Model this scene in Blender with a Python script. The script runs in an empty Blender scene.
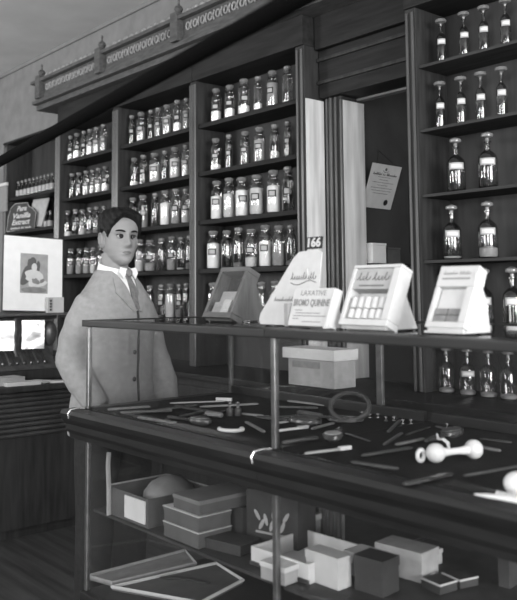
import bpy, bmesh, math, random
from mathutils import Vector, Matrix, Euler, noise
from mathutils.bvhtree import BVHTree
random.seed(7)
PI = math.pi
scene = bpy.context.scene
COL = scene.collection

# ------------------------------------------------------------------ camera
F, CX, CY = 805.914565, 240.296771, 220.133665
yaw, pitch, roll = 0.696752233, 0.0869721935, -0.00621364564
O = Vector((0, 0, 1.38))
fw = Vector((-math.cos(yaw)*math.cos(pitch), math.sin(yaw)*math.cos(pitch), math.sin(pitch)))
r0 = Vector((math.sin(yaw), math.cos(yaw), 0)); u0 = r0.cross(fw)
rt = r0*math.cos(roll) + u0*math.sin(roll); up = -r0*math.sin(roll) + u0*math.cos(roll)
cd = bpy.data.cameras.new('camera'); cam = bpy.data.objects.new('camera', cd); COL.objects.link(cam)
cam.matrix_world = Matrix(((rt.x, up.x, -fw.x, O.x), (rt.y, up.y, -fw.y, O.y), (rt.z, up.z, -fw.z, O.z), (0, 0, 0, 1)))
cd.lens = F/600*36; cd.sensor_width = 36
cd.shift_x = (258.5-CX)/600; cd.shift_y = -(300-CY)/600
cd.clip_start = 0.02
cd.dof.use_dof = True; cd.dof.focus_distance = 3.4; cd.dof.aperture_fstop = 4.0
scene.camera = cam
def ray(x, y): return fw + rt*((x-CX)/F) - up*((y-CY)/F)
def AY(x, y, Y): d = ray(x, y); return O + d*(Y/d.y)
def AX(x, y, X): d = ray(x, y); return O + d*(X/d.x)
def AZ(x, y, Z): d = ray(x, y); return O + d*((Z-O.z)/d.z)

# ------------------------------------------------------------------ materials
def lin(s): s /= 255.0; return s/12.92 if s <= .04045 else ((s+.055)/1.055)**2.4
MATS = {}
def mat(name, v, rough=.5, spec=.4, nv=0.0, ns=20.0, stretch=None, bump=0.0, metal=0.0, sheen=0.0):
    """grey procedural material: base value v, noise variation nv at scale ns"""
    if name in MATS: return MATS[name]
    m = bpy.data.materials.new(name); m.use_nodes = True; nt = m.node_tree
    b = nt.nodes['Principled BSDF']
    b.inputs['Roughness'].default_value = rough; b.inputs['Specular IOR Level'].default_value = spec
    b.inputs['Metallic'].default_value = metal
    tc = nt.nodes.new('ShaderNodeTexCoord'); mp = nt.nodes.new('ShaderNodeMapping')
    if stretch: mp.inputs['Scale'].default_value = stretch
    nz = nt.nodes.new('ShaderNodeTexNoise'); nz.inputs['Scale'].default_value = ns; nz.inputs['Detail'].default_value = 4
    nt.links.new(tc.outputs['Object'], mp.inputs[0]); nt.links.new(mp.outputs[0], nz.inputs['Vector'])
    rp = nt.nodes.new('ShaderNodeValToRGB')
    lo, hi = max(0, v*(1-nv)), v*(1+nv)
    rp.color_ramp.elements[0].position = .3; rp.color_ramp.elements[1].position = .7
    rp.color_ramp.elements[0].color = (lo, lo, lo, 1); rp.color_ramp.elements[1].color = (hi, hi, hi, 1)
    nt.links.new(nz.outputs['Fac'], rp.inputs[0]); nt.links.new(rp.outputs[0], b.inputs['Base Color'])
    if bump:
        bp = nt.nodes.new('ShaderNodeBump'); bp.inputs['Strength'].default_value = bump; bp.inputs['Distance'].default_value = .01
        nt.links.new(nz.outputs['Fac'], bp.inputs['Height']); nt.links.new(bp.outputs[0], b.inputs['Normal'])
    if sheen: b.inputs['Sheen Weight'].default_value = sheen
    MATS[name] = m; return m
def glass(name, tint=.93, rough=.03, ior=1.45, wavy=0.0, gain=1.0):
    if name in MATS: return MATS[name]
    m = bpy.data.materials.new(name); m.use_nodes = True; nt = m.node_tree
    nt.nodes.remove(nt.nodes['Principled BSDF'])
    out = nt.nodes['Material Output']
    tr = nt.nodes.new('ShaderNodeBsdfTransparent'); tr.inputs[0].default_value = (tint, tint, tint, 1)
    gl = nt.nodes.new('ShaderNodeBsdfGlossy'); gl.inputs['Roughness'].default_value = rough
    fr = nt.nodes.new('ShaderNodeFresnel')
    ge = nt.nodes.new('ShaderNodeNewGeometry'); mi = nt.nodes.new('ShaderNodeMapRange')   # same reflectance from both faces of a pane
    mi.inputs['To Min'].default_value = ior; mi.inputs['To Max'].default_value = 1/ior
    nt.links.new(ge.outputs['Backfacing'], mi.inputs['Value']); nt.links.new(mi.outputs[0], fr.inputs[0])
    mx = nt.nodes.new('ShaderNodeMixShader')
    if gain != 1.0:
        ml = nt.nodes.new('ShaderNodeMath'); ml.operation = 'MULTIPLY'; ml.use_clamp = True; ml.inputs[1].default_value = gain
        nt.links.new(fr.outputs[0], ml.inputs[0]); nt.links.new(ml.outputs[0], mx.inputs[0])
    else: nt.links.new(fr.outputs[0], mx.inputs[0])
    nt.links.new(tr.outputs[0], mx.inputs[1]); nt.links.new(gl.outputs[0], mx.inputs[2])
    if wavy:
        nz = nt.nodes.new('ShaderNodeTexNoise'); nz.inputs['Scale'].default_value = 9; nz.inputs['Detail'].default_value = 1
        bp = nt.nodes.new('ShaderNodeBump'); bp.inputs['Strength'].default_value = wavy; bp.inputs['Distance'].default_value = .01
        nt.links.new(nz.outputs['Fac'], bp.inputs['Height']); nt.links.new(bp.outputs[0], gl.inputs['Normal'])
    nt.links.new(mx.outputs[0], out.inputs[0])
    MATS[name] = m; return m

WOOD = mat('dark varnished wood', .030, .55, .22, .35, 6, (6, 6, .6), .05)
WOODH = mat('dark varnished wood, long grain', .019, .6, .15, .35, 6, (.6, 6, 6), .05)
WOODB = mat('dark bead moulding', .06, .3, .6, .3, 12, (1, 1, .3))
CASEW = mat('case wood', .014, .45, .3, .35, 8, (.6, 6, 6), .05)
LITW = mat('window-lit varnished panel', .52, .35, .5, .25, 5, (5, 5, .5), .03)  # window light put into the colour of the faces turned to it
BACKB = mat('bookcase back board', .036, .5, .3, .25, 5, (5, 5, .5))
WALL = mat('papered wall', .20, .9, .1, .12, 8)
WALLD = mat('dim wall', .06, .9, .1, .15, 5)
CEIL = mat('ceiling plaster', .5, .95, .05, .10, 2.5, None, .02)
CORN = mat('cornice wood', .075, .5, .3, .3, 14, (1, 4, 4), .05)
FRIEZ = mat('carved frieze', .24, .6, .3, .35, 60, None, .2)
FLOOR = mat('floor boards', .06, .6, .3, .35, 3, (.5, 8, 1))
NICK = mat('nickel post', .22, .28, .5, .2, 30, None, 0, .85)
NICKB = mat('bright nickel', .6, .22, .5, .2, 20, None, .1, .9)
METD = mat('dark steel', .11, .32, .6, .3, 30, None, 0, .3)
MATW = mat('white mat board', .85, .8, .1, .03, 20)
WHITE = mat('white card', .52, .7, .2, .04, 40)
PAPER = mat('aged white paper', .62, .8, .1, .06, 25)
PAPERG = mat('grey paper', .36, .8, .1, .12, 25)
INK = mat('black ink', .02, .6, .2)
INKG = mat('grey ink', .12, .7, .2)
POWD = mat('white powder', .85, .95, .05, .05, 60)
POWG = mat('grey powder', .32, .95, .05, .1, 60)
POWP = mat('pale powder', .58, .95, .05, .08, 60)
POWDK = mat('dark liquid', .035, .15, .5, .1, 10)
BOTG = glass('jar glass', .90, .05, 1.5, 0, 2.6)
BOTD = glass('dark bottle glass', .66, .05, 1.5, 0, 2.6)
STOPG = mat('ground glass stopper', .17, .14, .9, .3, 40)
CASEG = glass('case glass', .96, .02, 1.45, .03)
COATM = mat('grey wool cloth', .27, .9, .1, .10, 45, None, .15)
SKIN = mat('skin', .225, .55, .3, .05, 30)
LIP = mat('lips', .135, .5, .3, .05, 30)
HAIR = mat('dark hair', .008, .65, .2, .4, 40, (1, 3, 1), .2)
SHIRT = mat('white shirt cotton', .75, .85, .1, .03, 60)
TIEM = mat('grey necktie silk', .16, .5, .4, .25, 90)
TROU = mat('dark trouser wool', .03, .9, .1, .15, 50)
LEATH = mat('black leather', .015, .35, .5, .2, 30)
BOXD = mat('dark paper box', .045, .6, .3, .2, 20)
BOXM = mat('mid grey paper box', .095, .7, .2, .12, 20)
IVORY = mat('white celluloid', .62, .4, .4, .05, 20)
EBON = mat('ebony', .045, .25, .8, .2, 20)
PRINTG = mat('photographic print grey', .22, .5, .3, .15, 30)

# ------------------------------------------------------------------ mesh builder
class B:
    def __init__(s): s.bm = bmesh.new(); s.mi = 0
    def _new(s, f0):
        for f in s.bm.faces[f0:] if False else list(s.bm.faces)[f0:]: f.material_index = s.mi
    def box(s, x0, x1, y0, y1, z0, z1, bev=0.0, M=None):
        n0 = len(s.bm.faces)
        if bev <= 0:
            vs = [s.bm.verts.new((x, y, z)) for x in (x0, x1) for y in (y0, y1) for z in (z0, z1)]
            for q in ((0, 1, 3, 2), (4, 6, 7, 5), (0, 4, 5, 1), (2, 3, 7, 6), (0, 2, 6, 4), (1, 5, 7, 3)):
                s.bm.faces.new([vs[i] for i in q])
            if M: bmesh.ops.transform(s.bm, matrix=M, verts=vs)
        else:
            t = bmesh.new()
            vs = [t.verts.new((x, y, z)) for x in (x0, x1) for y in (y0, y1) for z in (z0, z1)]
            for q in ((0, 1, 3, 2), (4, 6, 7, 5), (0, 4, 5, 1), (2, 3, 7, 6), (0, 2, 6, 4), (1, 5, 7, 3)):
                t.faces.new([vs[i] for i in q])
            bmesh.ops.bevel(t, geom=list(t.edges), offset=bev, segments=2, affect='EDGES', profile=.7)
            if M: bmesh.ops.transform(t, matrix=M, verts=list(t.verts))
            s.add(t)
        s._new(n0); return s
    def add(s, t):
        mp = {v: s.bm.verts.new(v.co) for v in t.verts}
        for f in t.faces:
            try: nf = s.bm.faces.new([mp[v] for v in f.verts]); nf.material_index = s.mi
            except ValueError: pass
        t.free()
    def lathe(s, prof, seg=20, M=None, sx=1, sy=1):
        """prof: list of (radius, z) bottom to top; closed at the ends"""
        t = bmesh.new(); rings = []
        for r, z in prof:
            if r < 1e-5: rings.append([t.verts.new((0, 0, z))])
            else: rings.append([t.verts.new((r*sx*math.cos(2*PI*k/seg), r*sy*math.sin(2*PI*k/seg), z)) for k in range(seg)])
        for a, b in zip(rings, rings[1:]):
            for k in range(seg):
                k2 = (k+1) % seg
                if len(a) == 1 and len(b) == 1: continue
                if len(a) == 1: t.faces.new((a[0], b[k2], b[k]))
                elif len(b) == 1: t.faces.new((a[k], a[k2], b[0]))
                else: t.faces.new((a[k], a[k2], b[k2], b[k]))
        if len(rings[0]) > 1: t.faces.new(list(reversed(rings[0])))
        if len(rings[-1]) > 1: t.faces.new(rings[-1])
        if M: bmesh.ops.transform(t, matrix=M, verts=list(t.verts))
        s.add(t); return s
    def ball(s, c, r, seg=16, sc=(1, 1, 1), M=None):
        t = bmesh.new(); bmesh.ops.create_uvsphere(t, u_segments=seg, v_segments=max(6, seg//2), radius=r)
        mm = Matrix.Translation(c) @ (M or Matrix.Identity(4)) @ Matrix.Diagonal((*sc, 1))
        bmesh.ops.transform(t, matrix=mm, verts=list(t.verts)); s.add(t); return s
    def tube(s, pts, rad, seg=10, flat=1.0, closed=False):
        pts = [Vector(p) for p in pts]; n = len(pts)
        rads = rad if isinstance(rad, (list, tuple)) else [rad]*n
        t = bmesh.new(); rings = []; prev = None
        for i, p in enumerate(pts):
            if closed: d = (pts[(i+1) % n]-pts[i-1]).normalized()
            else: d = (pts[min(i+1, n-1)]-pts[max(i-1, 0)]).normalized()
            if prev is None:
                a = Vector((0, 0, 1)) if abs(d.z) < .9 else Vector((1, 0, 0))
                a = (a-d*a.dot(d)).normalized()
            else: a = (prev-d*prev.dot(d)).normalized()
            prev = a; b = d.cross(a)
            rings.append([t.verts.new(p+(a*math.cos(2*PI*k/seg)*flat+b*math.sin(2*PI*k/seg))*rads[i]) for k in range(seg)])
        pr = list(zip(rings, rings[1:]))
        if closed: pr.append((rings[-1], rings[0]))
        for A_, B_ in pr:
            for k in range(seg): t.faces.new((A_[k], A_[(k+1) % seg], B_[(k+1) % seg], B_[k]))
        if not closed: t.faces.new(list(reversed(rings[0]))); t.faces.new(rings[-1])
        s.add(t); return s
    def loft(s, rings, cap=True):
        t = bmesh.new(); R = [[t.verts.new(p) for p in r] for r in rings]; n = len(R[0])
        for a, b in zip(R, R[1:]):
            for k in range(n): t.faces.new((a[k], a[(k+1) % n], b[(k+1) % n], b[k]))
        if cap: t.faces.new(list(reversed(R[0]))); t.faces.new(R[-1])
        s.add(t); return s
    def prism(s, poly, d, M=None):
        """poly in local XY, extruded along +Z by d, then M"""
        t = bmesh.new(); a = [t.verts.new((x, y, 0)) for x, y in poly]; b = [t.verts.new((x, y, d)) for x, y in poly]; n = len(poly)
        t.faces.new(list(reversed(a))); t.faces.new(b)
        for k in range(n): t.faces.new((a[k], a[(k+1) % n], b[(k+1) % n], b[k]))
        if M: bmesh.ops.transform(t, matrix=M, verts=list(t.verts))
        s.add(t); return s
    def text(s, body, size, M, depth=.0008, shear=0.0, width=None, bold=0.0):
        cu = bpy.data.curves.new('t', 'FONT'); cu.body = body; cu.size = size; cu.extrude = depth/2; cu.shear = shear
        cu.align_x = 'CENTER'; cu.align_y = 'CENTER'; cu.offset = bold; cu.resolution_u = 3
        o = bpy.data.objects.new('t', cu); COL.objects.link(o)
        dg = bpy.context.evaluated_depsgraph_get(); me = bpy.data.meshes.new_from_object(o.evaluated_get(dg))
        t = bmesh.new(); t.from_mesh(me)
        if width and t.verts:
            xs = [v.co.x for v in t.verts]; k = width/max(1e-6, max(xs)-min(xs))
            for v in t.verts: v.co.x *= k
        bmesh.ops.transform(t, matrix=M, verts=list(t.verts)); s.add(t)
        bpy.data.objects.remove(o); bpy.data.curves.remove(cu); bpy.data.meshes.remove(me); return s
    def script(s, w, h, M, seed, r=.0009, words=(1,)):
        """a line of worn, unreadable script: loops with the odd tall stroke"""
        rnd = random.Random(seed); tot = sum(words)+.12*(len(words)-1); x = -w/2
        for wd in words:
            ww = w*wd/tot; n = max(3, int(ww/(h*.42))); pts = []
            for k in range(n):
                x0 = x+ww*k/n; sx = ww/n; tall = rnd.random() < .3 or k == 0
                for q in range(6):
                    a = 2*PI*q/6
                    pts.append(M @ Vector((x0+sx*(q/6)+sx*.25*math.sin(a)+.2*h*(.5-.5*math.cos(a)), (h if tall else h*.5)*(.5-.5*math.cos(a))-h*.4, 0)))
            s.tube(pts, r, 5); x += ww+w*.12/tot
        return s
    def obj(s, name, m, parent=None, smooth=False, world=False, kind=None):
        if world and parent is not None:
            bmesh.ops.translate(s.bm, vec=-parent.location, verts=list(s.bm.verts))
        bmesh.ops.recalc_face_normals(s.bm, faces=list(s.bm.faces))
        me = bpy.data.meshes.new(name); s.bm.to_mesh(me); s.bm.free()
        for x in (m if isinstance(m, (list, tuple)) else [m]): me.materials.append(x)
        if smooth:
            me.shade_smooth()
            try: me.set_sharp_from_angle(angle=math.radians(40))
            except Exception: pass
        o = bpy.data.objects.new(name, me); COL.objects.link(o)
        if parent is not None: o.parent = parent
        if kind: o['kind'] = kind
        return o
def thing(name, label, cat, loc=(0, 0, 0), rz=0.0, group=None):
    o = bpy.data.objects.new(name, None); o.empty_display_size = .05; COL.objects.link(o)
    o.location = loc; o.rotation_euler = (0, 0, rz); o['label'] = label; o['category'] = cat
    if group: o['group'] = group
    return o
def tag(o, label, cat, group=None):
    o['label'] = label; o['category'] = cat
    if group: o['group'] = group
    return o
def RX(a): return Matrix.Rotation(a, 4, 'X')
def RY(a): return Matrix.Rotation(a, 4, 'Y')
def RZ(a): return Matrix.Rotation(a, 4, 'Z')
def T(x, y, z): return Matrix.Translation((x, y, z))
def struct(b, name, m): return b.obj(name, m, None, False, False, 'structure')

# ------------------------------------------------------------------ the room
ZC = 3.45
struct(B().box(-8.0, 4.9, -2.6, 4.7, -.05, 0), 'floor', FLOOR)
struct(B().box(-8.0, 4.9, -2.6, 4.7, ZC, ZC+.05), 'ceiling', CEIL)
b = B().box(-8.0, -2.92, 3.12, 3.16, 0, ZC).box(-2.19, 2.6, 3.12, 3.16, 0, ZC).box(-2.92, -2.19, 3.12, 3.16, 2.36, ZC).box(-2.92, -2.19, 3.12, 3.16, 0, .89)
struct(b, 'wall_back', WALL)
struct(B().box(-8.05, -8.0, -2.6, 4.7, 0, ZC), 'wall_left', WALL)
struct(B().box(-8.0, 4.9, -2.65, -2.6, 0, ZC), 'wall_right', WALL)
# back room seen through the opening
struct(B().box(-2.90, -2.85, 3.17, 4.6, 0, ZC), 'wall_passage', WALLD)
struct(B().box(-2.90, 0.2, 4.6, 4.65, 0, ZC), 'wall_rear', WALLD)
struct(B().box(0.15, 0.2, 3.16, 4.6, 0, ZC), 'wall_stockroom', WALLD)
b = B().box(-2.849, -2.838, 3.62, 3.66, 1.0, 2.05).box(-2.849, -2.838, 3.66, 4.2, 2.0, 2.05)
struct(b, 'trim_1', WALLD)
# moulding between wall and ceiling
struct(B().box(-8.0, 2.6, 3.10, 3.119, 3.42, 3.45, .004), 'trim_2', WALL)

# ------------------------------------------------------------------ wall cabinets
SH = [1.21, 1.506, 1.795, 2.085, 2.375]
YF = 2.86
def bookcase(name, label, x0, x1, xl, xr, shelves, backmat=BACKB, low=False, shm=None):
    t = thing(name, label, 'bookcase', ((x0+x1)/2, YF, .936))
    B().box(x0+.001, x1-.001, 3.085, 3.115, .936, 2.64 if low else 2.80).obj('back_panel', backmat, t, world=True)
    for a, c in ((x0, xl), (xr, x1)):
        st = B().box(a+.0005, c-.0005, YF, 3.084, .936, 2.64, .004).obj('stile', WOOD, t, world=True)
        bb = B()
        for xx in (a+(c-a)*.25, a+(c-a)*.75):
            bb.tube([(xx, YF-.004, .94), (xx, YF-.004, 2.62)], .007, 8)
        bb.obj('bead_moulding', WOODB, t, world=True)
    for z in shelves:
        B().box(xl, xr, 2.875, 3.084, z-(.014 if shm else .026), z, .004).obj('shelf', shm or WOODH, t, world=True)
    B().box(x0+.001, x1-.001, YF-.01, 3.084, 2.641, 2.66 if low else 2.80, .006).obj('header', WOODH, t, world=True)
    return t
bA = bookcase('bookcase', 'dark wooden bay of jar shelves between the middle bay and the doorway', -3.855, -2.90, -3.825, -2.965, SH)
bB = bookcase('bookcase', 'dark wooden bay of jar shelves just right of the clerk\'s head', -4.75, -3.856, -4.715, -3.885, SH)
bC = bookcase('bookcase', 'dark wooden bay of jar shelves just left of the clerk\'s head', -5.595, -4.751, -5.56, -4.785, SH)
bE = bookcase('bookcase', 'dark wooden bay with small vials at the far left, behind the vanilla sign', -6.60, -5.596, -6.53, -5.63, [1.21, 1.55, 1.89, 2.176], low=True)
bD = bookcase('bookcase', 'dark wooden bay of round-stoppered bottles at the right of the opening', -2.25, -1.18, -2.19, -1.25, SH, shm=mat('matt dark shelf', .05, .95, .03, .2, 6, (.6, 6, 6)))

# opening between the bays: jamb and side panel coloured as if window-lit
t = thing('doorway_casing', 'window-lit and dark moulded casing around the narrow opening with the certificate', 'doorway', (-2.8, 2.9, .936))
B().box(-2.899, -2.894, 2.865, 2.995, .94, 2.36).obj('side_panel', LITW, t, world=True)
B().box(-2.893, -2.776, 3.0, 3.119, .936, 2.64, .003).obj('pier', WOOD, t, world=True)
bb = B()
for xx, rr in ((-2.875, .009), (-2.848, .012), (-2.815, .009)): bb.tube([(xx, 2.998, .91), (xx, 2.998, 2.60)], rr, 10)
bb.obj('column_moulding', WOODB, t, world=True)
B().box(-2.775, -2.770, 3.0, 3.168, .936, 2.349, .001).obj('jamb', LITW, t, world=True)
B().box(-2.7755, -2.764, 2.985, 2.9995, .936, 2.349, .003).obj('bead_moulding', WOODB, t, world=True)
B().box(-2.893, -2.252, 2.96, 3.118, 2.37, 2.62, .005).box(-2.893, -2.252, 2.93, 3.118, 2.621, 2.80, .005).obj('header', WOODH, t, world=True)
bb = B()
for z in (2.44, 2.56): bb.box(-2.893, -2.252, 2.945, 2.96, z, z+.018, .004)
bb.obj('header_moulding', WOOD, t, world=True)

# back counter under the shelves
t = thing('back_counter', 'long dark base counter below the jar shelves', 'counter', (-3.9, 2.85, 0))
B().box(-6.6, -1.18, 2.62, 3.118, .90, .935, .006).obj('worktop', WOODH, t, world=True)
B().box(-6.58, -1.2, 2.68, 3.118, .08, .899).obj('carcase', WOOD, t, world=True)
B().box(-6.58, -1.2, 2.73, 3.118, 0, .079).obj('plinth', WOOD, t, world=True)
for i in range(6):
    xx = -6.5+i*.89
    d = B().box(xx, xx+.82, 2.663, 2.679, .12, .86, .004).obj('door', WOOD, t, world=True)
    k = B().ball((xx+.77-(xx+.41)*0, 2.655, .5), .014, 12).obj('knob', WOODB, d, True)
    k.data.transform(Matrix.Translation(-t.location))

# cornice
YCN = 2.74
t = thing('cornice', 'carved dark cornice with pierced frieze and ball finials above the jar shelves', 'cornice', (-3.6, YCN, 2.80))
xa, xb = -5.84, -1.1
b = B(); b.box(xa, xb, YCN+.05, 3.08, 2.801, 2.84, .006).box(xa, xb, YCN+.01, 3.08, 2.841, 2.87, .006).obj('bed_moulding', CORN, t, world=True)
B().box(xa+.02, xb, YCN+.03, 2.9, 2.871, 2.905).obj('cove', CORN, t, world=True)
B().box(xa, xb, YCN+.035, YCN+.06, 2.906, 3.0).obj('frieze_board', CORN, t, world=True)
B().box(xa, xb, YCN-.005, YCN+.08, 3.001, 3.025, .006).obj('crown_moulding', CORN, t, world=True)
posts = [-5.71, -4.79, -3.88, -2.97, -2.06]
edges = [xa+.02]+posts+[xb]
for a, c in zip(edges, edges[1:]):
    n = max(1, int((c-a-.1)/.068)); bb = B(); cr = B()
    for k in range(n):
        xx = a+.06+(k+.5)*(c-a-.12)/n
        bb.tube([(xx+.018*math.cos(q), YCN+.03, 2.952+.022*math.sin(q)) for q in [2*PI*j/10 for j in range(10)]], .006, 6, closed=True)
        bb.tube([(xx+.034, YCN+.03, 2.925), (xx+.026, YCN+.03, 2.952), (xx+.038, YCN+.03, 2.98)], .006, 6)
        cr.ball((xx, YCN+.03, 3.04), .026, 8, (1.1, .5, .8))
    bb.obj('scroll_frieze', FRIEZ, t, True, world=True)
    cr.obj('carved_cresting', FRIEZ, t, True, world=True)
for p in posts:
    B().box(p-.035, p+.035, YCN-.012, YCN+.07, 2.872, 3.05, .006).obj('pier_block', CORN, t, world=True)
    B().lathe([(.02, 3.051), (.010, 3.056), (.022, 3.064), (.028, 3.078), (.022, 3.094), (.008, 3.104), (.006, 3.125), (.009, 3.132), (0, 3.15)], 14, T(p, YCN+.03, 0)).obj('finial', CORN, t, True, world=True)

# ------------------------------------------------------------------ shop jars
ORD = ['first', 'second', 'third', 'fourth', 'fifth', 'sixth', 'seventh', 'eighth', 'ninth', 'tenth']
CACHE = {}
def part_copy(key, make):
    """make() once, later calls copy the object and share its mesh"""
    if key not in CACHE: CACHE[key] = make(); o = CACHE[key]; return o, True
    o = CACHE[key].copy(); COL.objects.link(o); return o, False
def jar_profile(r, h):
    return [(r*.92, 0), (r, .006), (r, h*.69), (r*.95, h*.725), (r*.76, h*.765), (r*.68, h*.79), (r*.68, h*.825), (r*.80, h*.84), (r*.80, h*.86)]
def jar_stopper(r, h):
    return [(r*.5, h*.845), (r*.62, h*.861), (r*.55, h*.88), (r*.70, h*.905), (r*.78, h*.94), (r*.68, h*.975), (r*.35, h*.995), (0, h)]
def bottle_profile(r, h):     # narrow neck, for mushroom stoppers
    return [(r*.92, 0), (r, .006), (r, h*.52), (r*.9, h*.58), (r*.6, h*.635), (r*.32, h*.67), (r*.28, h*.70), (r*.28, h*.80), (r*.42, h*.815), (r*.42, h*.83)]
def bottle_stopper(r, h, rs):
    return [(r*.2, h*.80), (r*.22, h*.86), (rs*.3, h*.885), (rs*.9, h*.905), (rs, h*.935), (rs*.92, h*.965), (rs*.5, h*.992), (0, h)]
def label_patch(r, z0, z1, ang, half):
    """a paper label hugging the glass: dark border (slot 0) with pale field (slot 1)"""
    b = B(); n = 10; bd = .006
    def strip(a0, a1, za, zb, rr):
        N = max(2, int(n*(a1-a0)/(2*half)+.5))
        rings = []
        for k in range(N+1):
            a = a0+(a1-a0)*k/N
            c, s = math.cos(a), math.sin(a)
            rings.append([(c*(rr-.0006), s*(rr-.0006), za), (c*rr, s*rr, za), (c*rr, s*rr, zb), (c*(rr-.0006), s*(rr-.0006), zb)])
        b.loft(rings)
    b.mi = 0; strip(ang-half, ang+half, z0, z1, r+.0012)
    b.mi = 1; strip(ang-half+.18, ang+half-.18, z0+bd, z1-bd, r+.0018)
    return b
BAYW = {'A': 'doorway bay', 'B': 'bay right of clerk', 'C': 'bay left of clerk', 'D': 'rightmost bay'}
BAYG = {'A': 'the bay beside the doorway', 'B': 'the bay right of the clerk', 'C': 'the bay left of the clerk', 'D': 'the bay right of the opening'}
SHW = ['lowest shelf', 'fourth shelf', 'third shelf', 'second shelf', 'top shelf']
PW = {'w': POWD, 'p': POWP, 'g': POWG, 'd': POWDK}
def make_jar(kind, r, h, fill, tone, lab, dark, loc, label, group, cat='jar', rs=None):
    t = thing('shop_jar' if kind == 'jar' else 'shop_bottle', label, cat, loc, 0, group)
    rq = round(r*400)/400; hq = round(h*200)/200; r, h = rq, hq
    prof = jar_profile(r, h) if kind == 'jar' else bottle_profile(r, h)
    def body(): return B().lathe(prof, 22).obj('glass_body', BOTD if dark else BOTG, None, True)
    o, _ = part_copy(('b', kind, r, h, dark), body); o.parent = t
    def stop():
        return B().lathe(jar_stopper(r, h) if kind == 'jar' else bottle_stopper(r, h, rs or .026), 14).obj('stopper', STOPG, None, True)
    o, _ = part_copy(('s', kind, r, h, rs), stop); o.parent = t
    if fill > .02:
        f = round(fill*20)/20
        def cont():
            top = h*(.66 if kind == 'jar' else .54)*f
            pr = [(r*.86, .006), (r*.94, .012), (r*.94, max(.014, top-.004)), (r*.5, top+.003), (0, top+.004)]
            return B().lathe(pr, 18).obj('contents', PW[tone], None, True)
        o, _ = part_copy(('c', kind, r, h, f, tone), cont); o.parent = t
    if lab:
        off = {1: -.25, 2: .05, 3: -.5}[lab]
        def labl():
            a0 = math.atan2(-t.location.y, -t.location.x) + off
            a0 = round(a0*8)/8
            big = kind != 'jar'
            z0, z1 = (h*.36, h*.52) if not big else (h*.40, h*.52)
            return label_patch(r, z0, z1, a0, .62 if not big else .8).obj('paper_label', [INK, PAPERG] if not big else [PAPERG, PAPER], None, True)
        o, _ = part_copy(('l', kind, r, h, lab, round((math.atan2(-t.location.y, -t.location.x)+off)*8)), labl); o.parent = t
    return t
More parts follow.
